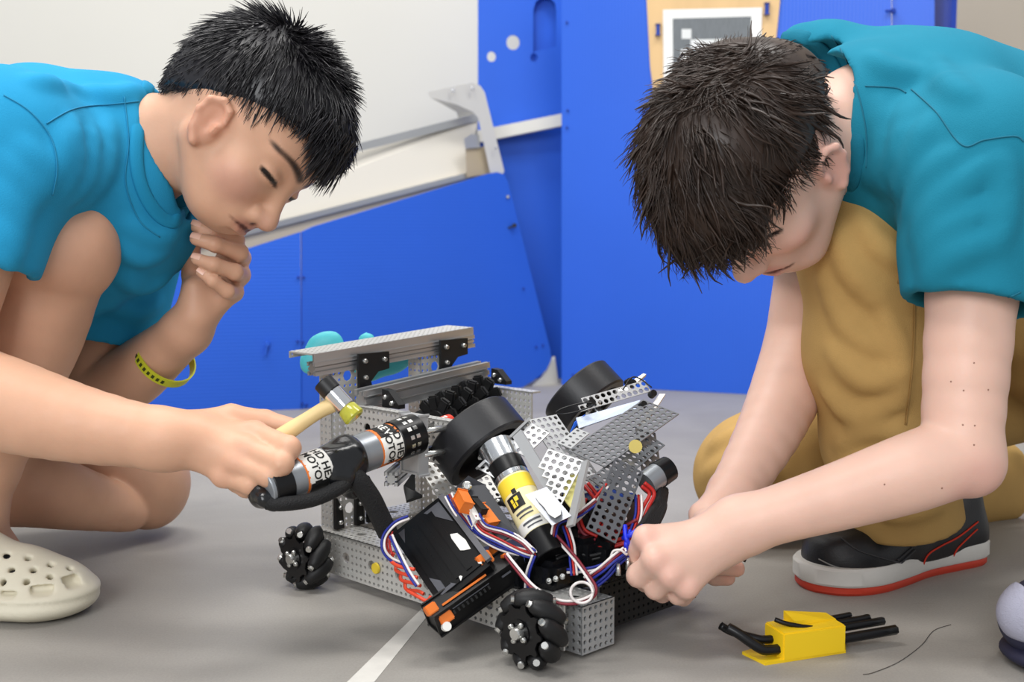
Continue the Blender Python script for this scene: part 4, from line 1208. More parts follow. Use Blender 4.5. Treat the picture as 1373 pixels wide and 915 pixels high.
def bolt(p, d, r=.0035, h=.003, par=None, name='bolt'):
    d = Vector(d).normalized(); bm = new(); b_lathe(bm, p, d, [(0, r), (h * .6, r), (h, r * .7), (h, r * .4), (h * .5, r * .35), (h * .5, 0)], 12)
    return part(name, bm, M_BOLT, par, 'auto')
# --- chassis
channel('side_rail', RB(-.087, .02, .060), VA, VB, .048, 52, M_PERF)
channel('side_rail', RB(-.087, .215, .060), VA, VB, .048, 48, M_PERF)
channel('rear_rail', RB(-.100, .070, .060), VB, VA, .048, 18, M_PERF)
A = [perf_arrays(RB(.318, .088, .012), VB, VZ, 20, 6, .008, .0016, .0025), perf_arrays(RB(.270, .088, .060), VB, VA, 20, 6, .008, .0016, .0022, flip=True)]
join_arrays('front_rail', A[:1], M_BPERF, robot); join_arrays('front_rail_web', A[1:], M_PERF, robot)
bm = new(); b_box(bm, frame(RB(.19, .14, .050), VA, VB, VZ), .17, .14, .003); part('base_plate', bm, M_BPERF)
# corner piece at the front: three faces, open below
A = [perf_arrays(RB(.287, .040, .004), VA, VZ, 6, 6, .008, .0024, .0022), perf_arrays(RB(.335, .040, .004), VB, VZ, 6, 6, .008, .0024, .0022), perf_arrays(RB(.287, .040, .052), VA, VB, 6, 6, .008, .0022, .0022)]
join_arrays('corner_channel', A, M_PLATE, robot)
part('yellow_bearing', one(b_cyl, RB(.043, .019, .036), RB(.043, .0165, .036), .0065, .006, 20), mat('yellow_plastic', '#e3c73a', .5), smooth='auto')
part('brass_bearing', one(b_cyl, RB(.215, .019, .036), RB(.215, .0165, .036), .0065, .006, 20), mat('tan_plastic', '#b9b08c', .5), smooth='auto')
# --- roller wheels
def roller_mesh():
    bm = new(); b_lathe(bm, (0, 0, -.0185), (0, 0, 1), [(0, .0045), (.002, .0062), (.009, .0090), (.0185, .0102), (.028, .0090), (.035, .0062), (.037, .0045)], 14)
    me_ = bpy.data.meshes.new('roller'); fin(bm).to_mesh(me_); bm.free(); me_.materials.append(M_RUB)
    me_.polygons.foreach_set('use_smooth', [True] * len(me_.polygons)); return me_
def pin_mesh():
    bm = new(); b_cyl(bm, (0, 0, -.0215), (0, 0, .0215), .0033, None, 10)
    me_ = bpy.data.meshes.new('pin'); fin(bm).to_mesh(me_); bm.free(); me_.materials.append(M_BOLT); return me_
RM, PM = roller_mesh(), pin_mesh()
def mecanum(c, ax, hand, ph=0):
    x, y, d = axes(ax, (0, 0, 1)); c = Vector(c)
    bm = new()
    b_lathe(bm, c - d * .017, d, [(0, .006), (0, .0125), (.034, .0125), (.034, .006)], 20, closed=True)
    for sgn in (-1, 1):
        o = c + d * sgn * .016; rim = []
        for k in range(72):
            t = 2 * math.pi * k / 72; rr = .0225 + .0055 * max(0, math.cos(9 * t + sgn * .9)) ** .7
            rim.append(o + (x * math.cos(t + ph) + y * math.sin(t + ph)) * rr)
        b_poly(bm, rim, .0022, d * sgn)
    hub = obj('roller_wheel', fin(bm), M_GBLK, robot)
    for k in range(9):
        t = 2 * math.pi * k / 9 + ph; rd = x * math.cos(t) + y * math.sin(t); tn = d.cross(rd)
        rz = (d * .74 + tn * hand * .67).normalized(); rx = rd; ry = rz.cross(rx)
        o = obj('roller', RM, None, hub); o.matrix_world = frame(c + rd * .0288, rx, ry, rz)
        o2 = obj('roller_pin', PM, None, hub); o2.matrix_world = frame(c + rd * .0288, rx, ry, rz)
    hb = new(); b_lathe(hb, c - d * .024, d, [(0, .0), (0, .0055), (.003, .0065), (.010, .0065), (.010, 0)], 16); part('axle_cap', hb, M_BOLT, hub, 'auto')
    for k in range(4):
        t = 2 * math.pi * k / 4 + .5; bolt(c - d * .0185 + (x * math.cos(t) + y * math.sin(t)) * .0095, -d, .0028, .003, hub)
    return hub
mecanum(RB(.315, -.010, .0382), VB, 1, .25)
mecanum(RB(-.050, -.012, .0382), VB, -1, .1)
mecanum(RB(-.050, .292, .0382), VB, 1, 0)
# --- tower
def ext(name, a, b, w_, h, m=None):
    """slotted aluminium extrusion"""
    a, b = Vector(a), Vector(b); x, y, d = axes(b - a); bm = new(); L2 = (b - a).length; c = (a + b) / 2
    t = .25
    b_box(bm, frame(c, x, y, d), w_ * .55, h * .55, L2)
    for sx in (-1, 1):
        for sy in (-1, 1): b_box(bm, frame(c + x * sx * w_ * .375 + y * sy * h * .375, x, y, d), w_ * .25, h * .25, L2, .0005)
        b_box(bm, frame(c + x * sx * w_ * .36, x, y, d), w_ * .16, h * .22, L2)
        b_box(bm, frame(c + y * sx * h * .36, x, y, d), w_ * .22, h * .16, L2)
    return part(name, bm, m or M_ALU)
def upright(b0, a0, z0, z1, w_):
    n = round((z1 - z0) / .008); k = round(w_ / .008)
    A = [perf_arrays(RB(a0, b0, z0), VB, VZ, k, n, .008, .0021, .0022, big=[(k // 2 - 1, i) for i in range(2, n - 1, 5)]),
         perf_arrays(RB(a0 - .024, b0, z0), VA, VZ, 3, n, .008, .0021, .0022)]
    return join_arrays('upright', A, M_PERF, robot)
upright(.030, -.052, .060, .262, .044); upright(.168, -.052, .060, .270, .050)
O1, O2 = RB(-.098, .004, .2735), RB(-.098, .257, .2905); db = (O2 - O1).normalized()
join_arrays('top_channel', [perf_arrays(O1, db, VA, 32, 6, .0079, .0017, .002, flip=True), perf_arrays(O1 - VZ * .008 + VA * .0, db, VZ, 32, 1, .0079, .0015, .002)], M_PERF, robot)
bm = new(); b_bar(bm, O1 + VA * .047 - VZ * .006, O2 + VA * .047 - VZ * .006, .003, .012); part('channel_lip', bm, M_ALU)
ext('slotted_bar', O1 + VA * .043 - VZ * .018, O2 + VA * .043 - VZ * .018, .015, .015)
ext('slotted_bar', RB(-.022, .050, .2165), RB(-.022, .250, .235), .022, .026)
def bracketL(c, du, dv, wu, hv, n, leg=.016, par=None, foot=0):
    """black L plate: horizontal arm along du at the top, leg down dv, bolts on it"""
    c = Vector(c); n = Vector(n).normalized()
    pts = [c, c + du * wu, c + du * wu - dv * leg * 1.15, c + du * leg * 1.6 - dv * leg * 1.3, c + du * leg - dv * leg * 1.9, c + du * leg - dv * hv + du * foot, c - dv * hv]
    bm = new(); b_poly(bm, pts, .004, n); o = part('corner_bracket', bm, M_BPERF)
    for q in (c + du * leg * .45 - dv * leg * .5, c + du * (wu - leg * .45) - dv * leg * .5, c + du * leg * .5 - dv * (leg * 1.6), c + du * leg * .55 - dv * (hv * .78)): bolt(q, n, .0032, .004, o)
    return o
bracketL(RB(-.040, .062, .270), VB, VZ, .046, .092, VA, .018, foot=.014)
bracketL(RB(-.040, .192, .278), VB, VZ, .046, .080, VA, .018, foot=.014)
def gusset(c, du, dv, s_, n, name='angle_gusset'):
    c = Vector(c); pts = [c, c + du * s_ * 1.5, c + du * s_ * 1.5 + dv * s_ * .25, c + du * s_ * .6 + dv * s_, c + dv * s_ * 1.05]
    bm = new(); b_poly(bm, pts, .010, n); o = part(name, bm, M_BPERF); n = Vector(n).normalized()
    bolt(c + du * s_ * .35 + dv * s_ * .6, n, .003, .003, o); bolt(c + du * s_ * .95 + dv * s_ * .3, n, .003, .003, o)
gusset(RB(-.005, .068, .2100), VA, VZ, .020, -VB); gusset(RB(-.005, .246, .222), VA, VZ, .018, -VB)
for (b0, dd) in ((.060, 1), (.078, 1), (.030, -1)):
    bm = new(); b_poly(bm, [RB(-.046, b0, .062), RB(-.046, b0 + .012, .062), RB(-.046, b0 + .010, .085 + .02 * (dd > 0)), RB(-.046, b0 + .002, .10 + .02 * (dd > 0)), RB(-.046, b0, .10)], .005, VA); o = part('upright_foot', bm, M_BPERF)
    bolt(RB(-.046, b0 + .006, .070), VA, .003, .003, o); bolt(RB(-.046, b0 + .006, .088), VA, .003, .003, o)
# shelf rails of the tower (near one carries the motor)
join_arrays('motor_plate', [perf_arrays(RB(-.038, .040, .164), VA, VZ, 23, 6, .008, .0021, .0022, big=[(4, 2), (10, 2), (16, 2)]), perf_arrays(RB(-.038, .040, .212), VA, VB, 23, 2, .008, .0015, .0022)], M_PERF, robot)
join_arrays('shelf_plate', [perf_arrays(RB(-.035, .252, .168), VA, VZ, 12, 6, .008, .0023, .0022, big=[(4, 2)]), perf_arrays(RB(-.035, .252, .216), VA, VB, 12, 2, .008, .0015, .0022)], M_PERF, robot)
ext('slotted_bar', RB(.10, -.005, .150), RB(.04, .075, .150), .015, .015)
pquad('ramp_plate', [(556, 618, 1.36), (655, 597, 1.42), (562, 690, 1.30)], .0085, .0027, M_PERF)
bm = new(); b_poly(bm, [P(541, 655, 1.30), P(556, 634, 1.31), P(557, 662, 1.30), P(566, 668, 1.29), P(545, 675, 1.29)], .006); part('angle_gusset', bm, M_BPERF)
bm = new(); b_box(bm, frame(RB(.06, .03, .175), VA, VB, VZ), .05, .012, .030, .003); part('motor_mount', bm, M_BPERF)
# motor bracket (bright block with standoffs)
bm = new(); b_bar(bm, RB(.128, .004, .222), RB(.128, .004, .160), .030, .010, VB, .002); part('motor_face_plate', bm, M_PLATE)
for (da, z) in ((.012, .205), (.012, .18), (-.012, .205), (-.012, .18)):
    bm = new(); b_cyl(bm, RB(.128 + da, .006, z), RB(.128 + da, .040, z), .0035, None, 12); part('standoff', bm, M_BOLT)
# --- motors with printed labels
def cyl_text(s, size, a, ax, r, s0, t0, m, par, name='lettering'):
    """lettering wrapped on a cylinder: text runs round it, its top points along the axis"""
    cu = bpy.data.curves.new('t', 'FONT'); cu.body = s; cu.size = size; cu.align_x = 'CENTER'; cu.align_y = 'CENTER'; cu.resolution_u = 3; cu.extrude = .0001; cu.offset = .00025
    t = bpy.data.objects.new('tmp', cu); COL.objects.link(t)
    dg = bpy.context.evaluated_depsgraph_get(); dg.update()
    me_ = bpy.data.meshes.new_from_object(t.evaluated_get(dg)); bpy.data.objects.remove(t, do_unlink=True); bpy.data.curves.remove(cu)
    a = Vector(a); d = Vector(ax).normalized(); e0 = DIR(0, 0, 1); e0 = (e0 - d * e0.dot(d)).normalized(); e1 = e0.cross(d)      # e1 = downwards round the barrel
    if e1.z > 0: e1 = -e1
    for v in me_.vertices:
        ang = v.co.x / r + t0
        v.co = a + d * (s0 + v.co.y) + (e0 * math.cos(ang) + e1 * math.sin(ang)) * (r + .0004 + v.co.z)
    me_.materials.clear()
    return obj(name, me_, m, par)
def sector(a, ax, r, s0, s1, t0, t1, m, par, name='label_patch', th=.0003):
    a = Vector(a); d = Vector(ax).normalized(); e0 = DIR(0, 0, 1); e0 = (e0 - d * e0.dot(d)).normalized(); e1 = e0.cross(d)
    if e1.z > 0: e1 = -e1
    bm = new(); rows = []
    for i in range(13):
        t = t0 + (t1 - t0) * i / 12; rv = e0 * math.cos(t) + e1 * math.sin(t)
        rows.append([bm.verts.new(a + d * s_ + rv * q) for s_, q in ((s0, r + th), (s1, r + th), (s1, r - .001), (s0, r - .001))])
    for A_, B_ in zip(rows, rows[1:]):
        for k in range(4): bm.faces.new((A_[k], A_[(k + 1) % 4], B_[(k + 1) % 4], B_[k]))
    bm.faces.new(rows[0]); bm.faces.new(rows[-1][::-1])
    return part(name, bm, m, par, 'auto')
mA, mB = P(352, 657, 1.125), P(570, 577, 1.262)
md = (mB - mA).normalized(); ML = (mB - mA).length
S = lambda px: (px - 352) / (570 - 352) * ML
R0 = .0200
def mseg(name, s0, s1, r, m, par=None, n=28, bev=.001):
    bm = new(); b_lathe(bm, mA, md, [(s0, 0), (s0, r - bev), (s0 + bev, r), (s1 - bev, r), (s1, r - bev), (s1, 0)], n); return part(name, bm, m, par, 'auto')
mot2 = mseg('drive_motor', S(352), S(440), R0 * .98, M_MOT)
mseg('end_cap', S(356), S(379), R0 * 1.03, M_GBLK, mot2)
sector(mA, md, R0 * .98, S(396), S(426), -2.4, .55, M_WHT, mot2); sector(mA, md, R0 * .98, S(394), S(397), -2.4, 1.5, M_ORG, mot2); sector(mA, md, R0 * .98, S(398), S(425), .55, 1.4, M_INK, mot2)
cyl_text('HD HEX', .0115, mA, md, R0 * .98, S(418), -.28, M_INK, mot2); cyl_text('MOTOR', .0115, mA, md, R0 * .98, S(406), -.28, M_INK, mot2)
mot1 = mseg('drive_motor', S(455), S(520), R0, M_MOT)
mseg('motor_rib', S(473), S(474.5), R0 * 1.01, M_MOT, mot1)
sector(mA, md, R0, S(492), S(522), -2.6, 1.6, M_ORG, mot1); sector(mA, md, R0 + .0002, S(496), S(518), -1.75, -.42, M_INK, mot1); sector(mA, md, R0 + .0002, S(494), S(522), -.42, 1.0, M_WHT, mot1)
cyl_text('REV', .0125, mA, md, R0 + .0005, S(507), -.95, M_WHT, mot1); cyl_text('HD HEX', .0115, mA, md, R0 + .0005, S(515), .12, M_INK, mot1); cyl_text('MOTOR', .0115, mA, md, R0 + .0005, S(503), .12, M_INK, mot1)
gb = mseg('gearbox', S(521), S(556), R0 * 1.08, M_GBLK, mot1)
for k in range(-3, 3):
    for q in (0, 1): sector(mA, md, R0 * 1.08, S(531 + q * 8), S(536 + q * 8), k * .42 - .02, k * .42 + .17, M_WHT if (k + q) % 2 and k < 0 else M_BOLT, gb, 'gearbox_window')
tp_ = Node(.010); tp_.cap(mA + md * S(436), mA + md * S(458), R0 * 1.04, R0 * 1.18); tp_.ell(mA + md * S(447) + DIR(0, -.012, .006), (.020,) * 3); tp_.cap(mA + md * S(455), mA + md * S(464) + DIR(0, -.03, -.005), .016, .012)
tp_.post.append(cloth_post(.0016, 220, 2)); obj('tape_wrap', tp_.mesh('tape_wrap', .0022, 1), M_TAPEB, robot)
cap_n = Node(.006); cap_n.cap(P(354, 662, 1.135), P(372, 655, 1.138), .0150, .0185); cap_n.cap(P(356, 670, 1.12), P(368, 676, 1.122), .008, .008); cap_n.post.append(cloth_post(.001, 240, 3)); obj('tape_wrap', cap_n.mesh('tape_wrap', .0022, 1), M_TAPEB, robot)
M_SLV = mat('braided_sleeve', '#131315', .7, bump=.8, bscale=700)
bm = new(); b_tube(bm, [P(358, 674, 1.12), P(380, 676, 1.12), P(420, 670, 1.14), P(455, 654, 1.16), P(470, 640, 1.18)], .0072, 12, 8); part('cable_sleeve', bm, M_SLV)
bm = new(); b_tube(bm, [P(462, 632, 1.175), P(480, 645, 1.18), P(497, 668, 1.19), P(508, 690, 1.20), P(520, 715, 1.21)], .0105, 12, 8); part('cable_sleeve', bm, M_SLV)
# --- control hub (black box) and its edge connectors
h0, h1, h2 = P(592, 664, 1.255), P(525, 717, 1.245), P(661, 755, 1.17)
hu, hv = (h1 - h0), (h2 - h0); hn = hu.cross(hv).normalized()
if hn.dot(h0 - Vector((0, 0, HC))) > 0: hn = -hn
hc = h0 + hu * .5 + hv * .5
def HP(u_, v_, n_=0): return h0 + hu * u_ + hv * v_ + hn * n_
bm = new(); b_poly(bm, [HP(.06, 0), HP(.94, 0), HP(1, .05), HP(1, .95), HP(.94, 1), HP(.06, 1), HP(0, .95), HP(0, .05)], .028, hn); hub = part('control_hub', bm, M_GBLK)
bm = new(); b_poly(bm, [HP(.10, .06, .0015), HP(.90, .06, .0015), HP(.90, .94, .0015), HP(.10, .94, .0015)], .002, hn); part('hub_lid', bm, M_GBLK, hub)
M_GREYP = mat('grey_patch', '#4b4c52', .5)
for tri in ([(.10, .06), (.10, .36), (.40, .06)], [(.90, .94), (.90, .70), (.62, .94)], [(.90, .06), (.78, .06), (.90, .2)]):
    bm = new(); b_poly(bm, [HP(u_, v_, .0022) for u_, v_ in tri], .0008, hn); part('corner_patch', bm, M_GREYP, hub)
for pts in ([(.26, .46), (.16, .50), (.12, .62), (.14, .74), (.24, .70), (.31, .66), (.30, .56)], [(.16, .86), (.12, .90), (.14, .95), (.18, .92)], [(.52, .88), (.48, .92), (.54, .95)]):
    bm = new(); b_poly(bm, [HP(u_, v_, .0024) for u_, v_ in pts], .0006, hn); part('worn_sticker', bm, M_WHT, hub)
for k in range(3):
    bm = new(); b_poly(bm, [HP(.28 + .2 * k, .10, .0026), HP(.38 + .2 * k, .10, .0026), HP(.38 + .2 * k, .90, .0026), HP(.28 + .2 * k, .90, .0026)], .0012, hn); part('hub_rib', bm, M_GBLK, hub)
bm = new(); b_bar(bm, HP(.02, .03, .003), HP(.02, .97, .003), .006, .004, hn); part('hub_edge', bm, mat('edge_grey', '#5d5d61', .4), hub)
# lower connector strip
s0, s1 = P(580, 832, 1.155), P(694, 752, 1.20); sd_ = (s1 - s0).normalized(); x, y, d = axes(s1 - s0, DIR(-.5, .6, .6))
bm = new(); b_box(bm, frame((s0 + s1) / 2, x, y, d), .022, .024, (s1 - s0).length, .002); strip = part('expansion_hub', bm, M_BLK)
vis = DIR(.1, .2, 1).normalized(); vis = (vis - sd_ * vis.dot(sd_)).normalized(); ups = DIR(-.5, .8, 0); ups = (ups - sd_ * ups.dot(sd_) - vis * ups.dot(vis)).normalized()
def SP(t, u_=0, v_=.0125): return s0.lerp(s1, t) + ups * u_ + vis * v_
for (t0, t1, u_, w_, m_) in [(.12, .62, .007, .0022, M_ORG), (.18, .60, -.001, .0018, M_GREYP), (.74, .84, -.004, .0025, M_GREYP)]:
    bm = new(); b_bar(bm, SP(t0, u_), SP(t1, u_), w_, .002, ups); part('edge_trim', bm, m_, strip)
for (t, u_, w_) in [(.02, .010, .010), (.09, -.004, .012), (.70, .020, .013), (.88, .012, .004)]:
    bm = new(); b_box(bm, frame(SP(t, u_, .009), sd_, ups, vis), w_ * 1.2, w_, .010, .001); part('orange_connector', bm, M_ORG, strip)
part('hub_screw', one(b_cyl, SP(.045, -.012, .008), SP(.045, -.012, .0145), .0045, None, 14), M_WHT, strip, 'auto')
for k in range(9):
    bm = new(); b_box(bm, frame(SP(.18 + .05 * k, -.005, .0122), sd_, ups, vis), .0022, .004, .0015); part('port', bm, M_INK, strip)
# upper connector board
bm = new(); b_poly(bm, [P(628, 638, 1.235), P(650, 650, 1.235), P(694, 716, 1.20), P(672, 726, 1.20), P(611, 654, 1.235)], .012, DIR(.1, .3, 1)); brd = part('sensor_board', bm, mat('navy_board', '#23252c', .45))
for (x0, y0, x1, y1, m_, w_) in [(617, 664, 626, 681, M_ORG, .010), (626, 676, 642, 702, M_WHT, .010), (642, 682, 660, 706, M_ORG, .012), (634, 674, 648, 690, M_INK, .006), (662, 742, 674, 748, M_ORG, .016)]:
    bm = new(); b_bar(bm, P(x0, y0, 1.222), P(x1, y1, 1.205), w_, .012, DIR(.6, .3, .8), .001); part('plug', bm, m_, brd)
bolt(P(626, 652, 1.228), DIR(.1, .3, 1), .005, .003, brd)
# --- flywheels
def flywheel(c, ax, r=.048, w_=.036):
    d = Vector(ax).normalized(); bm = new()
    b_lathe(bm, c - d * w_ / 2, d, [(0, r - .002), (.002, r), (w_ - .002, r), (w_, r - .002), (w_, r - .011), (w_ - .003, r - .013), (.003, r - .013), (0, r - .011)], 56, closed=True)
    o = part('flywheel', bm, M_TYRE, None, 'auto')
    bm = new(); b_lathe(bm, c - d * .010, d, [(0, .006), (0, r - .0125), (.014, r - .0125), (.014, .006)], 40, closed=True); part('wheel_core', bm, mat('wheel_core', '#0e0e10', .5), o, 'auto')
    bm = new(); b_lathe(bm, c + d * .004, d, [(0, 0), (0, .013), (.012, .013), (.012, .007), (.03, .007), (.03, 0)], 20); part('wheel_hub', bm, M_SIL, o, 'auto')
    x, y, _ = axes(d)
    for k in range(4):
        t = k * math.pi / 2 + .4; bolt(c + d * .016 + (x * math.cos(t) + y * math.sin(t)) * .0098, d, .0025, .002, o)
    return o
FAX = DIR(.60, -.70, .38)
flywheel(P(642, 592, 1.315), FAX, .053, .040); flywheel(P(784, 534, 1.43), DIR(.62, -.68, .30))
# --- yellow labelled motor
ya, yb = P(664, 598, 1.262), P(741, 748, 1.185); yd = (yb - ya).normalized(); YL = (yb - ya).length
def yseg(name, t0, t1, r, m, par=None, bev=.0008):
    bm = new(); b_lathe(bm, ya, yd, [(t0 * YL, 0), (t0 * YL, r - bev), (t0 * YL + bev, r), (t1 * YL - bev, r), (t1 * YL, r - bev), (t1 * YL, 0)], 28); return part(name, bm, m, par, 'auto')
ymo = yseg('shooter_motor', .30, .84, .0185, M_CREAMY)
yseg('gearbox', 0, .17, .0190, M_SIL, ymo); yseg('collar', .17, .29, .0192, M_GBLK, ymo); yseg('rim', .285, .335, .0189, M_SIL, ymo)
yseg('label_band', .34, .47, .0187, M_YEL, ymo); yseg('white_band', .70, .80, .0187, M_WHT, ymo); yseg('end_cap', .80, 1.0, .0195, M_GBLK, ymo)
def ysec(s0_, s1_, t0, t1, m, nm='label_patch', th=.0006): return sector(ya, yd, .0186, s0_ * YL, s1_ * YL, t0, t1, m, ymo, nm, th)
ysec(.49, .60, -.1, .85, M_INK); ysec(.51, .545, .12, .35, M_YEL, 'bee_mark', .001); ysec(.55, .585, .28, .58, M_YEL, 'bee_mark', .001); ysec(.553, .582, .36, .41, M_INK, 'bee_mark', .0013); ysec(.515, .545, .45, .60, M_YEL, 'bee_mark', .001); ysec(.45, .485, .05, .3, M_INK, 'bee_mark', .001)
ysec(.63, .645, -.3, .7, M_GREYP, 'label_line'); ysec(.665, .675, -.3, .6, M_GREYP, 'label_line'); ysec(.725, .74, -.5, .6, M_GREYP, 'label_line'); ysec(.76, .77, -.5, .4, M_GREYP, 'label_line')
# --- perforated brackets round the shooter
pquad('shooter_bracket', [(640, 628, 1.245), (709, 563, 1.285), (690, 690, 1.19)], .0080, .0024, M_PLATE, keep=lambda u, v: v < .34 + .1 * u)
pquad('shooter_bracket', [(709, 563, 1.285), (746, 556, 1.31), (744, 668, 1.215)], .0080, .0026, M_PLATE)
bm = new(); b_bar(bm, P(694, 582, 1.25), P(747, 668, 1.19), .004, .012, DIR(.8, .4, .4)); part('bracket_fold', bm, M_PLATE)
bm = new(); b_bar(bm, P(640, 628, 1.243), P(709, 562, 1.283), .0025, .008, DIR(.5, .5, .7)); part('bracket_fold', bm, M_PLATE)
pquad('motor_bracket', [(735, 602, 1.215), (785, 619, 1.20), (752, 690, 1.165)], .0080, .0028, M_PLATE, keep=lambda u, v: v < .35 + .65 * u)
pquad('motor_bracket', [(738, 640, 1.20), (784, 624, 1.215), (742, 656, 1.19)], .0070, .0022, M_PLATE)
bm = new(); b_bar(bm, P(785, 619, 1.198), P(765, 706, 1.155), .003, .010, DIR(.6, .2, .8)); part('bracket_fold', bm, M_PLATE)
bm = new(); b_poly(bm, [P(758, 640, 1.20), P(778, 636, 1.205), P(768, 686, 1.175), P(755, 670, 1.185)], .002); part('yellow_tab', bm, mat('pale_yellow', '#d8cf80', .5))
bm = new(); b_poly(bm, [P(776, 660, 1.215), P(783, 655, 1.215), P(786, 684, 1.20), P(774, 700, 1.20)], .0015); part('paper_tab', bm, M_WHT)
bm = new(); b_poly(bm, [P(704, 664, 1.185), P(733, 653, 1.187), P(766, 692, 1.16), P(740, 705, 1.158)], .002, DIR(0, .2, 1)); ct = part('battery_tag', bm, mat('tag_grey', '#8f9198', .35, metal=.5))
bm = new(); b_poly(bm, [P(717, 665, 1.179), P(722, 661, 1.179), P(733, 660, 1.18), P(740, 668, 1.173), P(746, 672, 1.17), P(752, 682, 1.163), P(752, 690, 1.158), P(744, 695, 1.155), P(736, 690, 1.16), P(730, 681, 1.167), P(722, 673, 1.174)], .0004, DIR(0, .2, 1)); part('white_sticker', bm, M_WHT, ct)
pquad('hood_flap', [(779, 552, 1.33), (876, 524, 1.37), (790, 530, 1.345)], .0078, .0030, M_PLATE, keep=lambda u, v: not (u < .06 and v > .6))
bm = new(); b_poly(bm, [P(772, 562, 1.325), P(858, 538, 1.36), P(852, 550, 1.35), P(776, 576, 1.315)], .002); part('hood_lip', bm, mat('pale_blue_sheet', '#c3cfe6', .4))
bm = new(); b_poly(bm, [P(770, 566, 1.322), P(784, 556, 1.33), P(776, 566, 1.325), P(764, 580, 1.318)], .002); part('blue_tape', bm, mat('tape_blue', '#1d5fd0', .5))
bm = new(); b_poly(bm, [P(825, 528, 1.39), P(862, 504, 1.41), P(866, 505, 1.41), P(840, 528, 1.39)], .004); part('hood_arm', bm, M_PERF)
bm = new(); b_poly(bm, [P(884, 531, 1.36), P(892, 531, 1.36), P(865, 572, 1.32), P(856, 572, 1.32)], .003); part('white_plate', bm, M_WHT)
pquad('ramp_channel', [(762, 604, 1.262), (862, 536, 1.345), (790, 642, 1.215)], .0082, .0027, M_PERFD)
pquad('ramp_channel_side', [(790, 642, 1.215), (868, 580, 1.30), (800, 672, 1.19)], .0082, .0025, M_PERFD)
pquad('ramp_flange', [(748, 594, 1.275), (775, 572, 1.31), (764, 606, 1.262)], .0082, .0020, M_PLATE)
pquad('side_plate', [(852, 574, 1.29), (880, 581, 1.30), (832, 640, 1.235)], .0085, .0024, M_PERFD)
part('yellow_bushing', one(b_cyl, P(852, 599, 1.262), P(852, 599, 1.255), .0072, None, 18), mat('brass_yellow', '#c8b45a', .4), smooth='auto')
pquad('side_plate', [(825, 614, 1.225), (867, 636, 1.225), (803, 718, 1.17)], .0082, .0026, mat('dull_plate', '#6f7074', .4, metal=.6))
for i in range(5):
    for j in range(4):
        if (i + j) % 5 == 3: continue
        q = P(829 + j * 9 - i * 4.5, 626 + j * 4.6 + i * 14, 1.232 - i * .01); bolt(q, DIR(0, .1, -1), .0022, .001)
bm = new(); b_cyl(bm, P(866, 650, 1.24), P(884, 636, 1.25), .0135, None, 20); en = part('encoder_motor', bm, M_MOT, None, 'auto'); part('end_cap', one(b_cyl, P(882, 637.5, 1.249), P(897, 628, 1.257), .0145, .0135, 20), M_GBLK, en, 'auto')
for k in range(7):
    t = k * 2.2; bm = new(); b_tube(bm, [P(884 + (k % 3) * 4, 655 + k, 1.24 + .004 * k), P(882 + t * .6, 672 + t * .5, 1.225), P(868 + t * .9, 694 + t * .7, 1.20), P(852 + t, 716 + t * .5, 1.185)], .0038, 8, 6); part('black_cable', bm, M_SLV)
for (p0, p1, r_) in [((836, 722), (862, 706), .0026), ((838, 705), (850, 735), .0024), ((845, 712), (842, 740), .0024)]:
    bm = new(); b_tube(bm, [P(*p0, 1.185), P((p0[0] + p1[0]) / 2 - 4, (p0[1] + p1[1]) / 2 + 4, 1.175), P(*p1, 1.18)], r_, 8, 6); part('blue_cable_tie', bm, mat('blue_plastic', '#1c2fd0', .35))
bm = new(); b_tube(bm, [P(770 + 25 * math.cos(t), 548 + 5 * math.sin(t) - 6 * math.cos(t), 1.32) for t in [i * .6 for i in range(11)]], .0009, 6, 4); part('elastic_band', bm, M_BLK)
bm = new(); b_tube(bm, [P(836, 522, 1.36), P(846, 507, 1.37), P(858, 508, 1.375), P(874, 520, 1.37)], .0009, 6, 5); part('elastic_band', bm, M_BLK)
for (x_, y_, d_) in [(873, 530, 1.355), (860, 545, 1.34), (791, 542, 1.33), (841, 514, 1.385), (846, 516, 1.385)]: part('knob', one(b_cyl, P(x_, y_, d_), P(x_ + 4, y_ - 3, d_ - .006), .0045, .004, 12), M_BLK, smooth='auto')
# --- intake roller with rubber fingers
part('intake_axle', one(b_cyl, P(585, 560, 1.42), P(650, 530, 1.50), .006, None, 12), M_BOLT)
ia, ib = P(580, 566, 1.41), P(648, 533, 1.50); idr = (ib - ia).normalized(); x, y, _ = axes(idr)
for k in range(5):
    c = ia.lerp(ib, .05 + .22 * k)
    bm = new(); b_cyl(bm, c, c + idr * .012, .012, None, 16)
    for j in range(9):
        t = 2 * math.pi * j / 9 + k * .35; rv = x * math.cos(t) + y * math.sin(t)
        b_bar(bm, c + idr * .006 + rv * .010, c + idr * .006 + rv * .029, .014, .0075, idr, .002)
    part('rubber_star', bm, M_RUB)
part('red_hub', one(b_cyl, P(594, 570, 1.35), P(603, 566, 1.36), .010, .009, 18), mat('red_plastic', '#d23a24', .45), smooth='auto')
part('hub_pin', one(b_cyl, P(591, 567, 1.345), P(598, 563, 1.352), .0055, .005, 14), M_WHT, smooth='auto')
# --- turquoise printed piece hanging behind the top channel
M_CYAN = mat('turquoise_print', '#56c6cf', .5, bump=.1, bscale=250)
cy = Node(.010)
for (x_, y_, r_) in [(430, 466, .018), (444, 460, .016), (420, 482, .016), (416, 490, .012), (470, 482, .014), (492, 490, .016), (492, 458, .012), (515, 484, .020), (530, 478, .021), (543, 470, .015), (487, 503, .010), (460, 480, .014), (500, 497, .012)]:
    cy.ell(P(x_, y_, 1.545), (r_, r_ * .6, r_))
obj('printed_cloud', cy.mesh('printed_cloud', .003, 2), M_CYAN, robot)
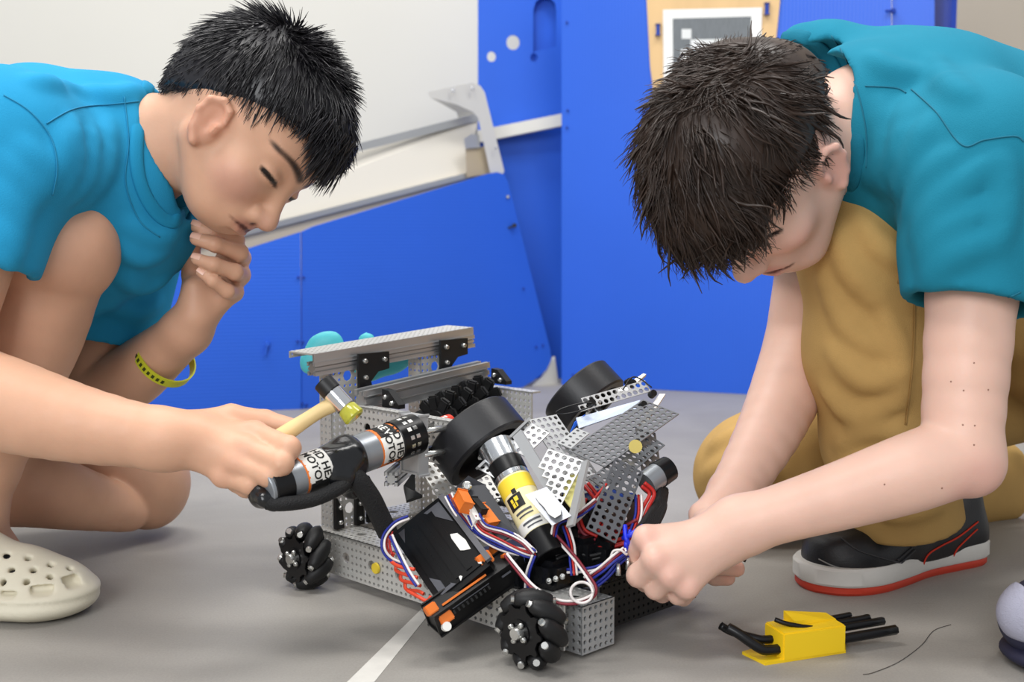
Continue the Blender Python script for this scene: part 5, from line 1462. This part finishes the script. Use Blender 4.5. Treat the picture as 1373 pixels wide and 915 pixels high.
# --- wiring
M_WR = {'r': mat('wire_red', '#b3201a', .45), 'w': mat('wire_white', '#e6dfdc', .45), 'b': mat('wire_blue', '#1d2a8c', .45), 'k': mat('wire_black', '#111113', .5), 'o': mat('wire_orange', '#d9472a', .45), 'm': mat('wire_maroon', '#7d2230', .5)}
def wires(pts, cols, r=.0011, sp=1.1, depth=None):
    n = len(cols)
    for i, c in enumerate(cols):
        q = []
        for k, pt in enumerate(pts):
            a = Vector(pts[max(k - 1, 0)][:2]); b = Vector(pts[min(k + 1, len(pts) - 1)][:2]); d = (b - a).normalized() if (b - a).length else Vector((1, 0))
            o = (i - (n - 1) / 2) * r * 2 * sp * 1300
            q.append(P(pt[0] - d.y * o, pt[1] + d.x * o, pt[2] + random.uniform(-.002, .002)))
        bm = new(); b_tube(bm, q, r, 6, 6); part('wire', bm, M_WR[c])
wires([(601, 664, 1.235), (612, 684, 1.225), (632, 708, 1.21), (664, 730, 1.195), (700, 741, 1.185), (722, 742, 1.18)], 'wmbw')
wires([(640, 690, 1.205), (650, 706, 1.20), (676, 714, 1.19), (700, 726, 1.18), (716, 742, 1.175)], 'bwm')
wires([(630, 690, 1.21), (642, 712, 1.20), (668, 726, 1.19), (706, 744, 1.18), (730, 746, 1.18)], 'rwb')
wires([(660, 712, 1.20), (690, 718, 1.185), (712, 735, 1.178), (724, 748, 1.175)], 'wr')
wires([(548, 694, 1.205), (530, 702, 1.20), (516, 718, 1.195), (514, 736, 1.19), (524, 750, 1.19), (542, 758, 1.19)], 'wb', .0013)
wires([(524, 718, 1.19), (534, 740, 1.185), (548, 768, 1.175), (560, 786, 1.17)], 'wb', .0013)
for k in range(4): wires([(528 + k * 5, 742 + k * 13, 1.20), (524 + k * 7, 752 + k * 13, 1.192), (536 + k * 8, 760 + k * 11, 1.185), (556 + k * 4, 764 + k * 11, 1.178)], 'o', .0019)
wires([(524, 712, 1.20), (520, 728, 1.20), (524, 745, 1.195)], 'rr', .0014)
wires([(546, 792, 1.18), (560, 800, 1.172), (572, 806, 1.168), (578, 800, 1.165)], 'o', .0019)
wires([(678, 744, 1.178), (694, 764, 1.165), (715, 788, 1.15), (745, 806, 1.14), (772, 808, 1.14), (794, 800, 1.142), (797, 788, 1.145), (786, 770, 1.155), (770, 748, 1.165), (745, 720, 1.18)], 'wm', .0014)
wires([(772 + 15 * math.cos(t) + 8, 795 + 14 * math.sin(t), 1.139) for t in [i * .7 for i in range(10)]], 'w', .0014)
wires([(716, 745, 1.175), (708, 768, 1.175), (706, 790, 1.18)], 'bw', .0013)
wires([(742, 720, 1.18), (748, 700, 1.185), (775, 690, 1.19), (800, 672, 1.195)], 'wmb', .0012)
wires([(770, 700, 1.20), (790, 680, 1.20), (815, 650, 1.205)], 'rw', .0014)
wires([(758, 705, 1.19), (766, 730, 1.18), (768, 752, 1.17), (770, 772, 1.165)], 'wrb', .0013)
wires([(780, 724, 1.205), (806, 730, 1.20), (832, 726, 1.195), (850, 716, 1.195)], 'rr', .0020)
wires([(778, 732, 1.20), (808, 738, 1.195), (838, 732, 1.19), (858, 722, 1.19)], 'rm', .0020)
wires([(775, 716, 1.21), (800, 718, 1.21), (830, 712, 1.205), (855, 700, 1.20)], 'mr', .0020)
wires([(760, 766, 1.175), (790, 764, 1.17), (815, 756, 1.17), (836, 742, 1.175)], 'bw', .0014)
wires([(785, 778, 1.165), (806, 764, 1.16), (822, 750, 1.16), (838, 738, 1.17)], 'wmb', .0013)
wires([(818, 752, 1.165), (822, 740, 1.165), (832, 738, 1.165), (840, 744, 1.165), (838, 736, 1.17)], 'w', .0012)
wires([(800, 785, 1.165), (815, 772, 1.165), (830, 755, 1.17), (842, 745, 1.175)], 'bb', .0014)
wires([(856, 664, 1.215), (856, 690, 1.205), (848, 716, 1.195)], 'wrb', .0014)
wires([(862, 650, 1.22), (874, 662, 1.22), (866, 680, 1.215), (858, 700, 1.205)], 'rr', .0022)
wires([(786, 650, 1.225), (800, 668, 1.215), (812, 690, 1.21), (800, 712, 1.20)], 'rr', .0020)
wires([(784, 668, 1.22), (776, 690, 1.21), (782, 712, 1.205), (800, 722, 1.20)], 'rm', .0018)
wires([(745, 748, 1.185), (762, 742, 1.19), (790, 748, 1.19), (815, 742, 1.19)], 'kk', .0018)
wires([(664, 772, 1.20), (690, 764, 1.20), (716, 760, 1.20), (740, 764, 1.195)], 'rr', .0018)
for (x_, y_, d_) in [(829, 772, 1.165), (842, 764, 1.172)]:
    bm = new(); b_cyl(bm, P(x_, y_, d_), P(x_, y_ - 16, d_), .003, .0016, 10); part('standoff', bm, M_BOLT)
# dark electronics lying on the base
for (x_, y_, d_, sx, sy, sz) in [(735, 765, 1.20, .05, .04, .03), (775, 745, 1.22, .06, .05, .05), (815, 745, 1.215, .05, .05, .04), (700, 770, 1.21, .04, .04, .03), (800, 700, 1.25, .07, .07, .06)]:
    bm = new(); b_box(bm, frame(P(x_, y_, d_), VA, VB, VZ), sx, sy, sz, .006); part('motor_controller', bm, M_TAPEB)
for k in range(3): bolt(P(736 + k * 9, 780 - k * 3, 1.17), DIR(0, .6, .8), .003, .003)
bm = new(); b_cyl(bm, P(706, 812, 1.16), P(706, 798, 1.165), .010, .008, 16); part('axle_block', bm, M_BPERF)
for c in list(robot.children): pass
adopt(robot)
# ================================================================ things lying about and held
# hammer
hm = empty('hammer', P(380, 582, 1.165), 'small hammer with pale wooden handle, chrome head and clear yellow tip held in a fist', 'hammer')
bm = new(); b_tube(bm, [P(338, 612, 1.155), P(362, 594, 1.157), P(385, 580, 1.158), P(408, 565, 1.159), P(430, 551, 1.16), P(450, 541, 1.16)], lambda t: .0082 if t < .45 else .0082 - .0012 * math.sin((t - .45) / .55 * math.pi), 16, 6); obj('handle', fin(bm), mat('pale_wood', '#e0c48c', .5, var=.06, vscale=40, stretch=(1, .2, 1)), hm)
k0, k1 = P(437, 517, 1.16), P(476, 560, 1.155); kd = (k1 - k0).normalized(); KL = (k1 - k0).length
def kseg(name, t0, t1, r0, r1, m, bev=.001):
    bm = new(); b_lathe(bm, k0, kd, [(t0 * KL, 0), (t0 * KL, r0 - bev), (t0 * KL + bev, r0), (t1 * KL - bev, r1), (t1 * KL, r1 - bev), (t1 * KL, 0)], 28); obj(name, fin(bm), m, hm, smooth='auto')
kseg('head', .20, .70, .0098, .0098, mat('chrome', '#dcdcde', .08, metal=1)); kseg('rubber_tip', -.12, .22, .0103, .0103, M_BLK); kseg('clear_tip', .68, 1.02, .0098, .0112, mat('clear_yellow', '#d9d650', .15, trans=.5), .002)
adopt(hm)
# hex key in the other person's hand
hk = new(); b_tube(hk, [P(930, 722, 1.205), P(960, 735, 1.205), P(1000, 752, 1.205)], .0021, 6, 3); obj('hex_key', fin(hk), M_BLK, label='black hex key gripped between fingers behind the wrist', cat='hex key')
# hex key set on the floor
M_YH = mat('yellow_holder', '#f0c81e', .42, spec=.4)
ka, kb = Z(996, 876), Z(1134, 866); kx = (Z(1134, 877, 0) - Z(1050, 889.5, 0)); kx.z = 0; kx.normalize(); ky = Vector((0, 0, 1)).cross(kx)
kO = Z(1026, 893)
def KP(u_, v_, z): return kO + kx * u_ + ky * v_ + Vector((0, 0, z))
hold = empty('hex_key_holder', KP(.04, .02, 0), 'yellow plastic hex key holder lying on the floor near the sneaker', 'tool holder')
FRK = lambda c: frame(c, kx, ky, Vector((0, 0, 1)))
n_ = Node(.003)
Rk = np.array([list(kx), list(ky), [0, 0, 1]], dtype=np.float32).T
def LP(px, py, z): return Z(px, py, z)
bm = new()
bot = [Z(995, 878, 0), Z(1026, 893, 0), Z(1134, 876, 0), Z(1134, 862, 0), Z(1050, 862, 0)]
b_poly(bm, [p + Vector((0, 0, .003)) for p in bot], .003, (0, 0, 1)); obj('base_plate', fin(bm), M_YH, hold)
bm = new()
fr_ = [Z(1050, 889.5, 0), Z(1134, 877, 0)]; dz = Vector((0, 0, .029)); dp = ky * .034
A_ = [fr_[0], fr_[1], fr_[1] + dp, fr_[0] + dp]
lo = [bm.verts.new(p + Vector((0, 0, .001))) for p in A_]; hi = [bm.verts.new(p + dz * (1.0 if i in (0, 1) else 1.05)) for i, p in enumerate(A_)]
bm.faces.new(lo[::-1]); bm.faces.new(hi)
for i in range(4): bm.faces.new((lo[i], lo[(i + 1) % 4], hi[(i + 1) % 4], hi[i]))
bmesh.ops.bevel(bm, geom=list(bm.edges), offset=.0015, segments=2, affect='EDGES')
obj('body', fin(bm), M_YH, hold)
bm = new(); b_poly(bm, [fr_[0] + kx * .022 + dp * .45 + dz * 1.18, fr_[0] + kx * .058 + dp * .45 + dz * 1.1, fr_[1] + dp * .5 + dz * 1.03, fr_[1] + dp * 1.0 + dz * 1.08, fr_[0] + kx * .022 + dp * 1.0 + dz * 1.35], .008, (0, 0, 1)); obj('ridge', fin(bm), M_YH, hold)
adopt(hold)
M_KEY = mat('black_oxide', '#19191b', .35, metal=.4, spec=.5)
def hexkey(pts, r, lab):
    bm = new(); b_tube(bm, pts, r, 6, 4); obj('hex_key', fin(bm), M_KEY, label=lab, cat='hex key', group='hex keys in the yellow holder')
yb = fr_[0] + dz * .5
def KL_(u_, v_, z): return fr_[0] + kx * u_ + ky * v_ + Vector((0, 0, z))
hexkey([KL_(-.044, .030, .031), KL_(-.036, .022, .026), KL_(-.020, .011, .014), KL_(-.008, .009, .011), KL_(.04, .009, .011), KL_(.140, .010, .013)], .0050, 'thickest black hex key along the front of the yellow holder')
hexkey([KL_(-.046, .040, .030), KL_(-.036, .036, .024), KL_(-.018, .026, .019), KL_(-.004, .021, .017), KL_(.04, .020, .018), KL_(.132, .020, .020)], .0042, 'medium black hex key tucked behind the thickest key in the yellow holder')
hexkey([KL_(.050, .027, .021), KL_(.105, .027, .022), KL_(.120, .028, .0225)], .0038, 'black hex key with plain end sticking out of the yellow holder, behind longer keys')
hexkey([KL_(.050, .033, .024), KL_(.085, .033, .025), KL_(.102, .034, .0255)], .0030, 'thin black hex key at the back of the yellow holder')
hexkey([KL_(.004, .022, .036), KL_(.012, .016, .033), KL_(.026, .010, .030), KL_(.034, .009, .0285), KL_(.040, .009, .027)], .0024, 'small bent black hex key lying on top of the yellow holder')
bm = new(); b_tube(bm, [Z(x_, y_, .0006) for x_, y_ in [(1157, 905), (1172, 902), (1205, 888), (1235, 866), (1252, 846), (1275, 838)]], .00035, 5, 6); obj('thread', fin(bm), mat('dark_thread', '#4a4541', .9), label='thin dark thread lying in an arc on the floor past the hex key holder', cat='thread')
# running shoe at the edge
M_NAVY = mat('navy_knit', '#2c2d44', .7, bump=.5, bscale=400)
sc_ = Z(1372, 892); rs = Node(.02)
c0 = Vector((sc_.x + .06, sc_.y + .00, .045))
rs.ell(c0, (.085, .048, .050)); rs.cap(c0 + Vector((.04, .01, .01)), c0 + Vector((.16, .03, .03)), .050, .045); rs.cut((0, 0, .012), (0, 0, -1))
shoe3 = obj('running_shoe', rs.mesh('running_shoe', .003, 2), M_NAVY, label='navy and pale grey knit running shoe standing beyond the hex key holder', cat='shoe')
so = Node(.01); so.chain([c0 * 1 + Vector((-.02, 0, -.033)), c0 + Vector((.16, .02, -.033))], [.060, .05], flat=((0, 0, 1), .25)); so.cut((0, 0, .001), (0, 0, -1)); obj('sole', so.mesh('sole', .003, 2), mat('navy_sole', '#23233a', .6), shoe3)
st = Node(.008); st.ell(c0 + Vector((-.010, -.008, .008)), (.080, .044, .046)); st.cut(c0 + Vector((-.055, 0, 0)), (1, 0, .35)); st.cut((0, 0, .03), (0, 0, -1)); obj('toe_overlay', st.mesh('toe_overlay', .003, 2), mat('pale_knit', '#a9a9bb', .7, bump=.6, bscale=300, stretch=(1, 1, 6)), shoe3)
